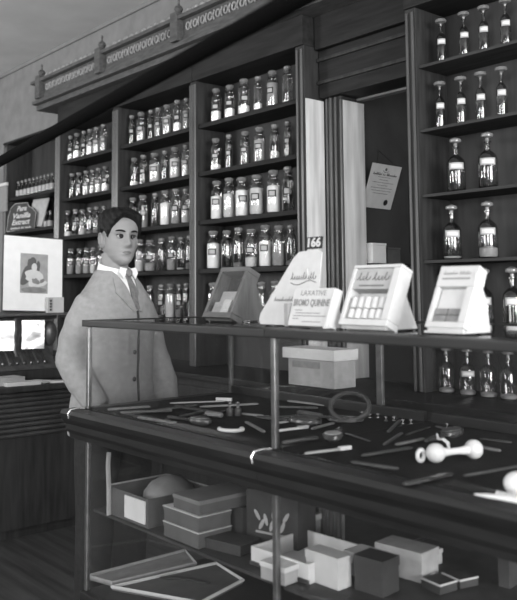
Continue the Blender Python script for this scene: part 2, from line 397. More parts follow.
# rows: px centre in the photograph's frame, width class, fill, tone, label, dark glass
rows = {
 ('A', 4): (.212, [(216.2, 11.3, .5, 'w', 1, 0), (229.9, 11.3, .45, 'w', 1, 0), (244, 12.6, .4, 'w', 2, 0), (258, 8.6, .35, 'w', 0, 0), (272.5, 12, 1, 'g', 3, 0), (287.7, 11, .1, 'w', 0, 0)]),
 ('A', 3): (.205, [(215.8, 11, .3, 'w', 1, 0), (228.8, 8, .1, 'g', 1, 1), (245, 10.5, .8, 'g', 1, 1), (259.5, 11.5, .95, 'g', 1, 0), (274.7, 10.5, .35, 'w', 0, 1), (287.7, 8.5, .0, 'g', 1, 1)]),
 ('A', 2): (.237, [(216.9, 12.5, .92, 'w', 1, 0), (229.2, 11.8, .92, 'p', 0, 0), (242.2, 14, 1, 'w', 2, 0), (256.7, 14.4, 1, 'p', 1, 0), (273.6, 14, .95, 'w', 1, 0), (288.2, 12, .0, 'w', 1, 1)]),
 ('A', 1): (.228, [(213.4, 13.5, 1, 'w', 1, 0), (227, 12, .1, 'd', 0, 1), (238.5, 11, .2, 'g', 0, 1), (251.5, 13.8, .4, 'p', 1, 0), (265.6, 13.8, .9, 'w', 1, 0), (279, 13, .85, 'g', 0, 0), (291, 10, .2, 'g', 0, 1)]),
 ('A', 0): (.225, [(213, 12, .0, 'd', 0, 1), (227, 12, .1, 'd', 0, 1), (248, 12, .2, 'g', 0, 1), (261.7, 12, .2, 'p', 0, 0), (275.5, 13, .4, 'w', 0, 0), (289, 12, .3, 'g', 0, 1)]),
 ('B', 4): (.212, [(131.9, 7, .0, 'g', 1, 1), (141.1, 9.5, .75, 'g', 1, 0), (150.8, 7, .1, 'g', 1, 1), (158.2, 8, .7, 'g', 1, 0), (167.3, 9.8, .9, 'g', 1, 0), (177.6, 9.2, .45, 'w', 1, 0), (186.6, 8.2, .9, 'g', 1, 0)]),
 ('B', 3): (.203, [(134.3, 9, .25, 'w', 0, 0), (143.4, 8.5, .1, 'g', 1, 1), (154.9, 11.5, .9, 'p', 1, 0), (164.8, 8, .0, 'g', 0, 1), (175, 11, .95, 'p', 2, 0), (185.9, 8.6, .8, 'p', 1, 0)]),
 ('B', 2): (.225, [(133, 9.5, .2, 'g', 0, 1), (142.8, 10.5, .7, 'g', 2, 0), (155, 8, .0, 'g', 0, 1), (165.4, 11, .95, 'w', 0, 0), (176, 10, .7, 'g', 1, 0), (186, 9.5, .6, 'p', 1, 0)]),
 ('B', 1): (.215, [(139.6, 10, .6, 'p', 1, 0), (150.4, 11.5, .4, 'g', 1, 0), (161.6, 9, .0, 'g', 0, 1), (171.8, 10.5, .5, 'g', 1, 0), (181.2, 9.6, .1, 'w', 0, 1), (189.2, 7, .3, 'g', 0, 1)]),
 ('B', 0): (.215, [(150, 9, .0, 'g', 0, 1), (161.2, 9, .1, 'g', 1, 1), (170.6, 11.5, 1, 'p', 0, 0), (179.4, 8.4, .4, 'g', 1, 1), (187, 9, .0, 'g', 0, 1)]),
 ('C', 4): (.205, [(70.6, 6.8, .4, 'p', 1, 0), (77, 7.6, .5, 'w', 2, 0), (84, 6.6, .1, 'g', 1, 1), (90, 7.4, .65, 'w', 2, 0), (96.6, 7.8, .8, 'p', 1, 0), (103.6, 7.8, .85, 'g', 1, 0)]),
 ('C', 3): (.19, [(72.2, 7, .3, 'd', 0, 1), (79, 7.4, .1, 'd', 1, 1), (86.2, 7.6, .6, 'p', 1, 0), (92.6, 6.8, .55, 'g', 1, 0), (98.6, 7.4, .8, 'p', 1, 0), (105.6, 8.4, .45, 'w', 1, 0)]),
 ('C', 2): (.20, [(67.8, 7.6, .3, 'w', 0, 0), (75.4, 7.6, .1, 'g', 1, 1), (82.4, 7.8, .4, 'p', 1, 0), (89.8, 7.8, .2, 'g', 0, 1), (96.6, 7.6, .3, 'g', 1, 1), (104.2, 8, .2, 'g', 0, 1)]),
 ('C', 1): (.20, [(71, 8.4, .9, 'g', 1, 0), (79.6, 8, .6, 'g', 1, 0), (87, 8, .55, 'g', 1, 0), (93.4, 7.2, .5, 'p', 1, 0), (100.6, 8, .4, 'g', 1, 0), (108.4, 8, .3, 'g', 0, 1)]),
}
FW = lambda f, tn: ('dark empty' if f < .06 else None)
def desc(f, tn, dark, w):
    size = 'narrow ' if w < 8.3 else ''
    tone = {'w': 'white', 'p': 'pale', 'g': 'grey', 'd': 'dark'}[tn]
    if f < .06: return size+'dark glass jar'
    if f < .3: return size+'jar, little '+tone+' powder'
    if f < .62: return size+'jar, half full of '+tone+' powder'
    return size+'jar full of '+tone+' powder'
YJ = 2.93
for (bay, si), (h, items) in rows.items():
    z = SH[si]
    for i, (px, w, f, tn, lab, dk) in enumerate(items):
        yy = 190
        p = AY(px, 287-(z+.08-1.38)*806/ (ray(px, 200).dot(fw)*YJ/ray(px, 200).y), YJ)
        dep = (p-O).dot(fw)
        r = max(.020, w*dep/F/2)
        make_jar('jar', r, h*random.uniform(.965, 1.03), f, tn, lab, dk, (p.x, YJ, z),
                 f'{desc(f, tn, dk, w)}, {ORD[i]} from left, {SHW[si]}, {BAYW[bay]}', f'glass shop jars on the {SHW[si]} of {BAYG[bay]}')
# round-stoppered bottles in the bay at the right
rowsD = {
 4: (.205, .022, .026, [(441, 1), (464, 1), (484, 1), (506, 1)]),
 3: (.215, .022, .027, [(440, 1), (461, 1), (481, 1), (502, 1)]),
 2: (.240, .039, .026, [(456, 1), (488, 1)]),
 1: (.242, .040, .026, [(452, 1), (488, 1)]),
 0: (.262, .040, .028, [(455, 0), (484, 1), (513, 1)]),
}
for si, (h, r, rs, items) in rowsD.items():
    z = SH[si]
    for i, (px, lab) in enumerate(items):
        p = AY(px, 287-(z+.1-1.38)*230, YJ)
        size = 'slender' if r < .03 else 'stout'
        make_jar('bottle', r, h, .35 if si == 1 and i == 1 else (.12 if r > .03 else .0), 'p' if si == 1 else 'd', 2 if lab else 0, 1, (p.x, YJ, z),
                 f'{size} mushroom-stoppered bottle, {ORD[i]} from left, {SHW[si]}, {BAYW["D"]}', f'stoppered bottles on the {SHW[si]} of the right bay', 'bottle', rs)
# bottles standing low on the back counter, seen through the case
for i, px in enumerate((447, 468, 489, 509)):
    p = AY(px, 392, 2.93)
    make_jar('bottle', .034, .20, .2, 'g', 2 if i == 1 else 0, 0, (p.x, 2.93, .936),
             f'stoppered glass bottle on back counter seen through case, {ORD[i]} from left', 'bottles on the back counter', 'bottle', .022)
# small vials
def vial(loc, label, group):
    t = thing('extract_vial', label, 'vial', loc, 0, group)
    o, _ = part_copy('vial_b', lambda: B().lathe([(.020, 0), (.022, .004), (.022, .075), (.010, .092), (.009, .118), (.012, .12), (.012, .124)], 14).obj('glass_body', BOTD, None, True)); o.parent = t
    o, _ = part_copy('vial_s', lambda: B().lathe([(.008, .1245), (.012, .128), (.013, .14), (.008, .147), (0, .149)], 10).obj('stopper', STOPG, None, True)); o.parent = t
    o, _ = part_copy('vial_l', lambda: label_patch(.022, .02, .064, -.42, 1.2).obj('paper_label', [PAPERG, PAPERG], None, True)); o.parent = t
for i in range(10):
    p = AY(18.5+i*3.75, 190, 2.94)
    vial((p.x, 2.94, 2.176), f'small labelled vial, {ORD[i]} from left, upper row of far-left bay', 'small vials in the far-left bay, upper row')
for i in range(8):
    p = AY(23+i*3.9, 218, 3.0)
    vial((p.x, 3.0, 1.89), f'small labelled vial, {ORD[i]} from left, lower row behind the vanilla sign', 'small vials in the far-left bay, lower row')

# ------------------------------------------------------------------ certificate
c = [AX(375.5, 163.5, -2.755), AX(404.5, 168, -2.755), AX(390, 210, -2.838), AX(361, 206.5, -2.838)]
def quad(p00, p10, p11, p01):     # matrix of a rectangle: origin p01 (lower left), x along the bottom, y upward
    ex = ((p11-p01)+(p10-p00))/2; ey = ((p00-p01)+(p10-p11))/2
    w, h = ex.length, ey.length; ex.normalize(); ey = (ey-ex*ey.dot(ex)).normalized(); ez = ex.cross(ey)
    return Matrix(((ex.x, ey.x, ez.x, p01.x), (ex.y, ey.y, ez.y, p01.y), (ex.z, ey.z, ez.z, p01.z), (0, 0, 0, 1))), w, h
# keep the sheet against its own wall: bottom touches the partition, top leans out on a cord
M, w, h = quad(*c)
t = thing('certificate', 'white printed certificate with round dark seal leaning out in the opening', 'certificate', tuple(c[3]))
Ml = T(*(-c[3])) @ M
B().prism([(0, 0), (w, 0), (w, h), (0, h)], .002, Ml).obj('sheet', PAPER, t)
bb = B()
bb.script(w*.8, .013, Ml @ T(w/2, h*.78, .0025), 13, .0012, (1, .3, 1.2))
for k, ww in enumerate((.42, .3, .7, .36, .72, .66, .5)): bb.box(w/2-w*ww/2, w/2+w*ww/2, h*(.71-.062*k), h*(.71-.062*k)+.0022, .002, .0026, M=Ml)
bb.tube([Ml @ Vector((w/2+.022*math.cos(a), h*.885+.014*math.sin(a), .0025)) for a in [PI*1.1+PI*.8*j/10*1 for j in range(11)]], .0016, 6)
bb.ball(Ml @ Vector((w/2, h*.893, .0022)), .009, 10, (1, 1, .25), M=Ml.to_3x3().to_4x4())
bb.obj('lettering', INKG, t)
B().lathe([(.016, 0), (.017, .001), (.012, .0025), (0, .003)], 14, Ml @ T(w*.76, h*.15, .002)).obj('seal', INK, t)
top = Ml @ Vector((w/2, h, .001)); nail = Vector((-2.848, c[3].y+w/2+.04, c[0].z+.10))-c[3]
B().tube([Ml @ Vector((w*.15, h-.004, -.001)), nail, Ml @ Vector((w*.85, h-.004, -.001))], .0012, 6).obj('cord', INK, t)
# little shelf with cartons further down the passage wall
t = thing('wall_shelf', 'small dark shelf on the passage wall below the certificate', 'shelf', (-2.79, 3.3, 1.50))
B().box(-2.849, -2.70, 3.14+.03, 3.55, 1.50, 1.515, .003).obj('board', WOODH, t, world=True)
B().box(-2.849, -2.74, 3.3, 3.315, 1.42, 1.499).obj('bracket', WOOD, t, world=True)
def carton(name, x0, x1, y0, y1, z0, z1, m, label, cat='carton', group=None):
    t = thing(name, label, cat, ((x0+x1)/2, (y0+y1)/2, z0), 0, group)
    B().box(x0, x1, y0, y1, z0, z1-.012, .002).obj('body', m, t, world=True)
    B().box(x0-.002, x1+.002, y0-.002, y1+.002, z1-.0115, z1, .002).obj('lid', m, t, world=True)
    return t
carton('carton', -2.84, -2.74, 3.18, 3.285, 1.516, 1.62, MATW, 'white carton on the passage shelf under the certificate')
carton('carton', -2.84, -2.74, 3.30, 3.40, 1.516, 1.60, BOXM, 'grey carton on the passage shelf, right of the white one')

# ------------------------------------------------------------------ vanilla sign, on the far-left bay's lower shelf edge
c0 = AY(5, 230, 2.80); 
t = thing('advertising_sign', 'dark arched sign reading Pure Vanilla Extract in white script', 'sign', (-6.33, 2.905, 1.8905))
sM = T(-6.36, 2.84, 1.89) 
ls = Matrix.Rotation(math.radians(9), 4, 'Z') @ RX(math.radians(90-5))
arch = [(-.20, 0), (.20, 0), (.20, .14), (.15, .175), (.09, .20), (.07, .23), (-.11, .235), (-.17, .20), (-.20, .13)]
B().prism(arch, .006, ls).obj('card', BOXD, t)
rim = B(); rim.tube([ls @ Vector((x, y, .006)) for x, y in arch], .003, 6, closed=True); rim.obj('border', PAPERG, t, True)
bb = B()
for s_, y, wd in (('Pure', .185, .14), ('Vanilla', .125, .25), ('Extract', .07, .26)):
    bb.text(s_, .062, ls @ T(0-.01, y, .0065), .001, .25, wd, .001)
bb.script(.30, .016, ls @ T(0, .022, .007), 17, .0016, (1, .3, .6))
bb.obj('lettering', WHITE, t)
fr = B()
qx = [(.05, .03), (.26, .03), (.33, .25), (.12, .25)]
for a, c_ in zip(qx, qx[1:]+qx[:1]):
    fr.tube([ls @ Vector((a[0], a[1], -.02)), ls @ Vector((c_[0], c_[1], -.02))], .006, 6)
fr.prism(qx, .004, ls @ T(0, 0, -.024))
fr.obj('tilted_backing_card', [PAPERG], t)

# ------------------------------------------------------------------ wrapping counter at the far end
t = thing('wrapping_counter', 'low dark counter with reeded front crossing the aisle behind the clerk', 'counter', (-4.7, 1.7, 0))
B().box(-5.1, -4.30, .7, 2.50, .82, .85, .006).obj('worktop', WOOD, t, world=True)
bb = B().box(-5.08, -4.36, .72, 2.48, .06, .819)
bb.obj('carcase', WOOD, t, world=True)
bb = B()
for k in range(9): bb.tube([(-4.352, .72, .80-.028*k), (-4.352, 2.48, .80-.028*k)], .011, 8)
bb.obj('reeded_moulding', WOODB, t, True, world=True)
B().box(-5.05, -4.40, .75, 2.45, 0, .059).obj('plinth', WOOD, t, world=True)
# cash register
t = thing('cash_register', 'ornate nickel cash register with arched frame on the far counter', 'cash register', (-4.62, 2.05, .85))
B().box(-4.84, -4.46, 1.74, 2.42, .851, .91, .006).obj('cash_drawer', WOOD, t, world=True)
B().box(-4.82, -4.60, 1.78, 2.40, .911, 1.215, .01).obj('body', METD, t, world=True)
for y0, y1 in ((1.80, 2.095), (2.165, 2.30)):
    n = B(); N = 9; g = []
    for i in range(N+1):
        g.append([n.bm.verts.new((-4.598+.010*noise.noise((i*.5, j*.5, y0*9))*.7, y0+(y1-y0)*i/N, 1.03+.175*j/N)) for j in range(N+1)])
    for i in range(N):
        for j in range(N): n.bm.faces.new((g[i][j], g[i+1][j], g[i+1][j+1], g[i][j+1]))
    yc = (y0+y1)/2; bmesh.ops.transform(n.bm, matrix=T(-4.545, yc, 0) @ RZ(math.radians(-24)) @ T(4.598, -yc, 0), verts=list(n.bm.verts))
    bmesh.ops.solidify(n.bm, geom=list(n.bm.faces), thickness=.004)
    n.obj('embossed_plate', mat('polished embossed plate', .85, .3, .5, .1, 30, None, .25, .85), t, True, world=True)
B().lathe([(.03, .95), (.034, 1.0), (.026, 1.03), (.03, 1.1), (.034, 1.15), (.026, 1.2), (.03, 1.222)], 14, T(-4.585, 2.130, 0)).obj('pilaster', METD, t, True, world=True)
ar = []
for k in range(13):
    a = PI*k/24*1.0
    ar.append((-4.575, 2.17-.33*math.sin(a), 1.222-.17*(1-math.cos(a))))
B().tube([(-4.575, 2.40, 1.222)]+ar, .014, 8).obj('arched_frame', METD, t, True, world=True)
kb = B(); kb.prism([(0, 0), (.13, 0), (.0, .12)], .58, T(-4.599, 2.36, .912) @ RX(PI/2)); kb.obj('keyboard_slope', METD, t, world=True)
for k in range(11):
    y = 1.84+k*.045
    kk = B(); kk.tube([(-4.585, y, 1.03), (-4.50, y, .95)], .008, 8); kk.ball((-4.498, y, .952), .013, 10)
    kk.obj('key', METD if k % 2 else NICK, t, True, world=True)
B().box(-4.82, -4.40, 1.76, 2.42, 1.2365, 1.25, .003).obj('top_shelf', METD, t, world=True)
B().box(-4.80, -4.62, 1.80, 2.28, 1.2155, 1.236).obj('top_block', METD, t, world=True)
pp = B(); pp.ball((-4.57, 2.36, 1.12), .045, 14, (.6, 1, 1.7)); pp.obj('side_ornament', METD, t, True, world=True)
t.location.x -= .12
# framed picture standing on the register
P = [AX(1, 236, -4.60), AX(59, 240.5, -4.60), AX(64, 313.5, -4.56), AX(2, 312, -4.56)]
M, w, h = quad(*P)
t = thing('portrait_picture', 'white-matted portrait of a long-haired figure standing on the cash register', 'picture', (P[3].x, P[3].y, 1.251))
Mz = T(*(-Vector((P[3].x, P[3].y, 1.251)))) @ T(0, 0, max(0, 1.252-min(P[3].z, P[2].z))) @ M
B().prism([(0, 0), (w, 0), (w, h), (0, h)], .006, Mz @ T(0, 0, -.006)).obj('mat_board', MATW, t)
fb = B()
for a, c_ in (((0, 0), (w, 0)), ((w, 0), (w, h)), ((w, h), (0, h)), ((0, h), (0, 0))):
    fb.tube([Mz @ Vector((*a, -.002)), Mz @ Vector((*c_, -.002))], .004, 6)
fb.obj('frame', BOXD, t)
x0, x1, y0, y1 = w*.28, w*.74, h*.24, h*.77
pr = B().prism([(x0, y0), (x1, y0), (x1, y1), (x0, y1)], .001, Mz).obj('print', PAPERG, t)
def blob(cx, cy, rx, ry, m, z, name, rot=0, n=18, jag=0.0):
    pts = []
    for k in range(n):
        a = 2*PI*k/n; q = 1+jag*noise.noise((cx*90+math.cos(a)*2, cy*90+math.sin(a)*2, z*1000))
        ex, ey = rx*math.cos(a)*q, ry*math.sin(a)*q
        pts.append((cx+ex*math.cos(rot)-ey*math.sin(rot), cy+ex*math.sin(rot)+ey*math.cos(rot)))
    o = B().prism(pts, .0006, Mz @ T(0, 0, z)).obj(name, m, t); return o
W_, H_ = x1-x0, y1-y0
def bl(u, v, ru, rv, m, z, name, rot=0, jag=.25): blob(x0+u*W_, y0+v*H_, ru*W_, rv*H_, m, z, name, rot, 22, jag)
bl(.5, .08, .46, .075, PRINTG, .0010, 'printed_shade', 0, .1)
bl(.26, .50, .17, .36, INKG, .0012, 'printed_hair', -.45); bl(.42, .74, .16, .17, INKG, .0013, 'printed_hair')
bl(.64, .69, .07, .14, INKG, .0014, 'printed_hair')
bl(.50, .66, .10, .10, PAPER, .0018, 'printed_face', 0, .05)
bl(.50, .42, .34, .17, PAPER, .0016, 'printed_dress', -.15); bl(.62, .26, .34, .10, PAPER, .0020, 'printed_dress', .1)
bl(.56, .30, .14, .07, PRINTG, .0023, 'printed_fold', -.3, .5); bl(.80, .32, .1, .04, PRINTG, .0024, 'printed_fold', .4, .5)
# small box in front of the picture
q = AX(48, 313, -4.545); 
t = thing('small_card_box', 'small white card box with dark printed end, at the picture\'s lower right corner', 'box', (-4.53, 2.30, 1.251))
B().box(-4.548, -4.524, 2.255, 2.365, 1.2515, 1.345, .002).obj('body', WHITE, t, world=True)
B().box(-4.5235, -4.5225, 2.262, 2.292, 1.256, 1.34).obj('dark_strip', PAPERG, t, world=True)
bb = B()
for k in range(4): bb.ball((-4.522, 2.277, 1.27+.018*k), .007, 8, (.2, 1, 1))
bb.obj('lettering', INK, t, world=True)
t = thing('framed_notice', 'small pale-edged notice at the far left edge, above the vanilla sign', 'notice', (-6.56, 2.85, 2.06))
B().box(-6.66, -6.50, 2.845, 2.8595, 2.065, 2.285, .002).obj('board', PRINTG, t, world=True)
B().box(-6.665, -6.495, 2.84, 2.8595, 2.2855, 2.31, .002).obj('top_edge', WHITE, t, world=True)
# papers on the counter
def slab(name, cx, cy, z, sx, sy, sz, rz, m, label, cat, group=None, edge=None):
    t = thing(name, label, cat, (cx, cy, z), rz, group)
    B().box(-sx/2, sx/2, -sy/2, sy/2, .0003, sz, min(.002, sz/4)).obj('sheets' if cat == 'paper' else 'body', m, t)
    return t
slab('paper_pile', -4.44, 1.95, .851, .12, .20, .045, .1, PAPERG, 'grey pile of papers at the left end of the far counter', 'paper')
slab('paper_pile', -4.36, 2.02, .851, .08, .20, .022, -.1, WHITE, 'white paper packet in front of the grey paper pile', 'paper')
slab('paper_pile', -4.42, 2.16, .851, .12, .09, .012, .5, PAPER, 'small folded pale paper right of the white packet', 'paper')
slab('paper_pile', -4.36, 2.25, .851, .08, .10, .01, -.4, WHITE, 'creased white paper on the far counter beside the clerk\'s sleeve', 'paper')

# ------------------------------------------------------------------ the glass display cases
ZT, ZG, ZS, ZB = 1.281, .976, .637, .37
YA, YR = 1.40, 2.06
def display_case(x0, x1, label, left_end):
    t = thing('display_case', label, 'display case', ((x0+x1)/2, (YA+YR)/2, 0))
    L = x0+.0006; R_ = x1-.0006; zt0 = 1.258
    # top: wooden frame and glass
    b = B(); b.box(L, R_, YA-.012, YA+.05, zt0, ZT, .004).box(L, R_, YR-.05, YR+.012, zt0, ZT, .004)
    b.box(L, L+.045, YA+.0505, YR-.0505, zt0, ZT, .003).box(R_-.045, R_, YA+.0505, YR-.0505, zt0, ZT, .003); b.obj('top_frame', CASEW, t, world=True)
    B().box(L+.0455, R_-.0455, YA+.051, YR-.051, 1.270, 1.279).obj('top_glass', CASEG, t, world=True)
    for (px, py) in ((L+.012, YA+.012), (R_-.012, YA+.012), (L+.012, YR-.012), (R_-.012, YR-.012)):
        if (px > L+.1 and not (x1 > -1)) or (px < L+.1 and py > 1.7 and not left_end): continue
        m = NICK if py < 1.7 else METD
        B().box(px-.0075, px+.0075, py-.0075, py+.0075, ZG+.001, zt0-.0005, .003).obj('post', m, t, world=True)
        B().box(px-.0075, px+.0075, py-.0075, py+.0075, ZB+.001, .868, .003).obj('lower_post', m, t, world=True)
    B().box(L+.024, R_-.002, YA+.010, YA+.014, ZG+.001, zt0-.001).obj('upper_front_glass', CASEG, t, world=True)
    B().box(L+.024, R_-.002, YA+.010, YA+.014, ZB+.001, .868).obj('lower_front_glass', CASEG, t, world=True)
    if left_end:
        B().box(L+.010, L+.014, YA+.024, YR-.024, ZG+.001, zt0-.001).obj('upper_end_glass', CASEG, t, world=True)
        B().box(L+.010, L+.014, YA+.024, YR-.024, ZB+.001, .868).obj('lower_end_glass', CASEG, t, world=True)
    # deep moulded rail carrying the upper floor
    b = B(); b.box(L, R_, YA-.004, YR+.004, .87, .955, .002)
    prof = [(0, .870), (-.018, .874), (-.022, .890), (-.034, .905), (-.036, .925), (-.052, .945), (-.058, .962), (-.050, .974), (0, .975)]
    lx = L-.055 if left_end else L
    b.prism([(y, z) for y, z in prof], R_-lx, Matrix(((0, 0, 1, lx), (1, 0, 0, YA-.0045), (0, 1, 0, 0), (0, 0, 0, 1))))
    if left_end: b.prism([(y, z) for y, z in prof], YR-YA, Matrix(((1, 0, 0, L-.0005), (0, 0, 1, YA), (0, 1, 0, 0), (0, 0, 0, 1))))
    b.obj('moulded_rail', CASEW, t, world=True)
    # bright mitre clip at the post foot, following the moulding
    B().tube([(L+.014, YA-.004, .979), (L+.010, YA-.03, .981), (L+.006, YA-.055, .978), (L+.005, YA-.064, .966), (L+.005, YA-.06, .95)], .003, 8).obj('corner_clip', NICKB, t, True, world=True)
    B().box(L+.002, R_-.002, YA+.004, YR-.002, .9555, ZG).obj('upper_floor', mat('case floor felt', .018, .9, .1, .3, 40), t, world=True)
    B().box(L+.02, R_-.003, YA+.03, YR-.02, ZS-.008, ZS).obj('glass_shelf', mat('dusty shelf board', .04, .5, .3, .3, 20), t, world=True)
    B().box(L+.001, R_-.001, YA-.01, YR+.004, .10, ZB, .004).obj('base', CASEW, t, world=True)
    B().box(L+.03, R_-.03, YA+.04, YR-.03, 0, .0995).obj('plinth', CASEW, t, world=True)
    # rear sill and sliding door stiles
    B().box(L+.024, R_-.002, YR-.020, YR, ZG+.0005, ZG+.03, .003).obj('rear_sill', CASEW, t, world=True)
    xm = x0+.778
    if left_end:
        st = B().box(xm-.012, xm+.012, YR-.018, YR-.004, ZG+.031, zt0-.001, .002).obj('door_stile', NICK, t, world=True)
    B().box(L+.026, R_-.003, YR-.011, YR-.007, ZG+.031, zt0-.001).obj('rear_glass', CASEG, t, world=True)
    return t
display_case(-2.523, -1.566, 'left glass display case with nickel corner post, in front of the clerk', True)
display_case(-1.566, -.609, 'right glass display case running out of frame, under the white display boxes', False)

# ------------------------------------------------------------------ counter displays on the case top
Z0 = 1.2825
def easel(name, label, x0, x1, yb, zb, yt, zt, th, m, sidem, flapm=None, legw=None):
    """slanted box: front rectangle from (yb,zb) to (yt,zt), thickness th behind it, leaning on a rear flap"""
    t = thing(name, label, 'display box', ((x0+x1)/2, yb, Z0))
    H = math.hypot(yt-yb, zt-zb); W = x1-x0
    ey = Vector((0, (yt-yb)/H, (zt-zb)/H)); ex = Vector((1, 0, 0)); ez = ex.cross(ey)
    M = Matrix(((1, 0, 0, -W/2), (0, ey.y, ez.y, 0), (0, ey.z, ez.z, zb-Z0), (0, 0, 0, 1)))
    return t, M, W, H
# 1 dark wooden slanted case
t, M, W, H = easel('slanted_display_box', 'dark wooden slanted display box with glass front and white packets inside', -2.110, -1.968, 1.60, 1.296, 1.682, 1.457, .05, WOOD, WOOD)
b = B(); b.box(0, W, 0, .018, -.055, 0, .002, M).box(0, W, H-.016, H, -.055, 0, .002, M).box(0, .012, .0185, H-.0165, -.055, 0, .002, M).box(W-.012, W, .0185, H-.0165, -.055, 0, .002, M)
MIDW = mat('mid brown wood', .10, .4, .4, .3, 8, (1, 6, 1))
b.obj('frame', MIDW, t)
B().box(.0125, W-.0125, .0185, H-.0165, -.054, -.048, 0, M).obj('backboard', WOOD, t)
B().box(.0125, W-.0125, .0185, H-.0165, -.005, -.003, 0, M).obj('glass_front', CASEG, t)
B().box(.022, W-.03, .045, .105, -.047, -.028, .002, M).obj('packet', PAPERG, t); B().box(.02, W*.55, .02, .06, -.027, -.014, .002, M).obj('packet', PAPERG, t)
B().box(W*.52, W*.78, .019, .066, -.0135, -.007, .002, M).obj('packet', WHITE, t)
b = B(); b.prism([(.045, .001), (.155, .001), (.1, .16), (.088, .158)], .010, T(W/2-.012, 0, 0) @ Matrix(((0, 0, 1, 0), (1, 0, 0, 0), (0, 1, 0, 0), (0, 0, 0, 1)))); b.obj('easel_flap', MIDW, t)
B().box(-W/2+.004, W/2-.004, .012, .05, .0005, .012, .001).obj('foot_rail', WOOD, t)
# 2 white triangular advertising card
t = thing('advertising_card', 'tall white triangular advertising card with script, behind the low white box', 'advertising card', (-1.62, 1.545, Z0))
Mc = T(0, 0, 0) @ RX(math.radians(82))
tri = [(-.135, .0005), (-.142, .012), (-.139, .03), (-.02, .19), (.0, .205), (.072, .21), (.088, .20), (.088, .0005)]
B().prism(tri, .004, Mc).obj('card', WHITE, t)
bb = B(); bb.script(.10, .020, Mc @ T(.025, .135, .0043), 3, .0011, (1,))
bb.tube([Mc @ Vector((-.022+.098*k/8, .118-.006*math.sin(PI*k/8*2), .0045)) for k in range(9)], .0012, 6)
bb.script(.08, .012, Mc @ T(-.045, .072, .0043), 5, .0008, (1,))
bb.obj('lettering', INKG, t)
B().prism([(.022, .212), (.085, .212), (.085, .245), (.022, .245)], .004, Mc).obj('number_block', INK, t)
bb = B().text('166', .034, Mc @ T(.053, .228, .0043), .0006, 0, .05, .0012); bb.obj('number', WHITE, t)
B().prism([(0, .0005), (.07, .0005), (.0, .16)], .003, T(.04, .012, 0) @ Matrix(((0, 0, 1, 0), (1, 0, 0, 0), (0, 1, 0, 0), (0, 0, 0, 1)))).obj('strut', WHITE, t)
# 2b low white box with lettering
t, M, W, H = easel('slanted_display_box', 'low white box lettered LAXATIVE BROMO QUININE, in front of the triangular card', -1.582, -1.432, 1.485, 1.287, 1.515, 1.385, .04, WHITE, WHITE)
B().box(0, W, 0, H, -.03, 0, .002, M).obj('body', WHITE, t)
bb = B()
bb.text('LAXATIVE', .020, M @ T(W*.5, H*.86, .0005), .0006, 0, W*.62)
bb.text('BROMO', .026, M @ T(W*.24, H*.60, .0005), .0006, 0, W*.38, .0007); bb.text('QUININE', .026, M @ T(W*.70, H*.60, .0005), .0006, 0, W*.46, .0007)
for k, (a, c_) in enumerate(((.12, .3), (.15, .75), (.1, .9), (.1, .25), (.35, .8))): bb.box(W*a, W*c_, H*(.40-.075*k), H*(.40-.075*k)+.0022, 0, .0006, 0, M)
bb.obj('lettering', mat('print grey', .22, .7, .2), t)
b = B(); b.box(-W/2-.018, -W/2-.003, .005, .035, .0005, .062, .002, T(0, 0, 0) @ Matrix.Shear('XY', 4, (0, 0))); 
b.obj('grey_packet', mat('grey packet', .28, .7, .2, .1, 20), t)
B().prism([(-.012, .0005), (.055, .0005), (.035, .095), (.028, .098)], .006, T(W/2-.007, 0, 0) @ Matrix(((0, 0, 1, 0), (1, 0, 0, 0), (0, 1, 0, 0), (0, 0, 0, 1)))).obj('side_wing', WHITE, t)
# 3 large white slanted box with rolls
t, M, W, H = easel('slanted_display_box', 'large white slanted box holding rows of wrapped rolls under a script header', -1.412, -1.257, 1.50, 1.294, 1.567, 1.443, .045, WHITE, WHITE)
b = B(); b.box(0, W, 0, .016, -.045, 0, .002, M).box(0, W, H-.008, H, -.045, 0, .002, M).box(0, .010, .0165, H-.0085, -.045, 0, .002, M).box(W-.022, W, .0165, H-.0085, -.045, 0, .002, M)
b.box(.0105, W-.0225, .0165, H-.0085, -.045, -.035, 0, M); b.obj('tray', WHITE, t)
B().box(.0105, W-.0225, H*.60, H-.009, -.034, -.004, .002, M).obj('header_panel', PAPERG, t)
bb = B(); bb.script(W*.68, .022, M @ T(W*.46, H*.80, -.0038), 9, .0014, (.9, 1.1))
bb.box(W*.2, W*.72, H*.645, H*.665, -.0039, -.003, 0, M); bb.obj('lettering', INKG, t)
n = 5
for i in range(n):
    xx = .016+(i+.5)*(W-.022-.022)/n-.001
    for (ya, yb_) in ((.02, .046), (.048, .078)):
        rb = B(); 
        Mt = M @ T(xx, ya+.0005, -.014) @ RX(-PI/2)
        rb.lathe([(.0095, 0), (.0106, .002), (.0106, yb_-ya-.003), (.0095, yb_-ya-.001)], 14, Mt)
        rb.obj('wrapped_roll', WHITE if (i+int(ya*100)) % 3 else PAPER, t, True)
dv = B()
for i in range(1, n): 
    xx = .016+i*(W-.044)/n-.001
    dv.box(xx-.0003, xx+.0003, .0165, .078, -.0345, -.012, 0, M)
dv.obj('divider', mat('card divider', .30, .7, .2), t)
B().prism([(.03, .001), (.125, .001), (.062, .125), (.055, .12)], .004, T(W/2-.008, 0, 0) @ Matrix(((0, 0, 1, 0), (1, 0, 0, 0), (0, 1, 0, 0), (0, 0, 0, 1)))).obj('easel_flap', WHITE, t)
B().box(-W/2+.006, W/2-.006, .006, .04, .0005, .010, .001).obj('foot_rail', PAPERG, t)
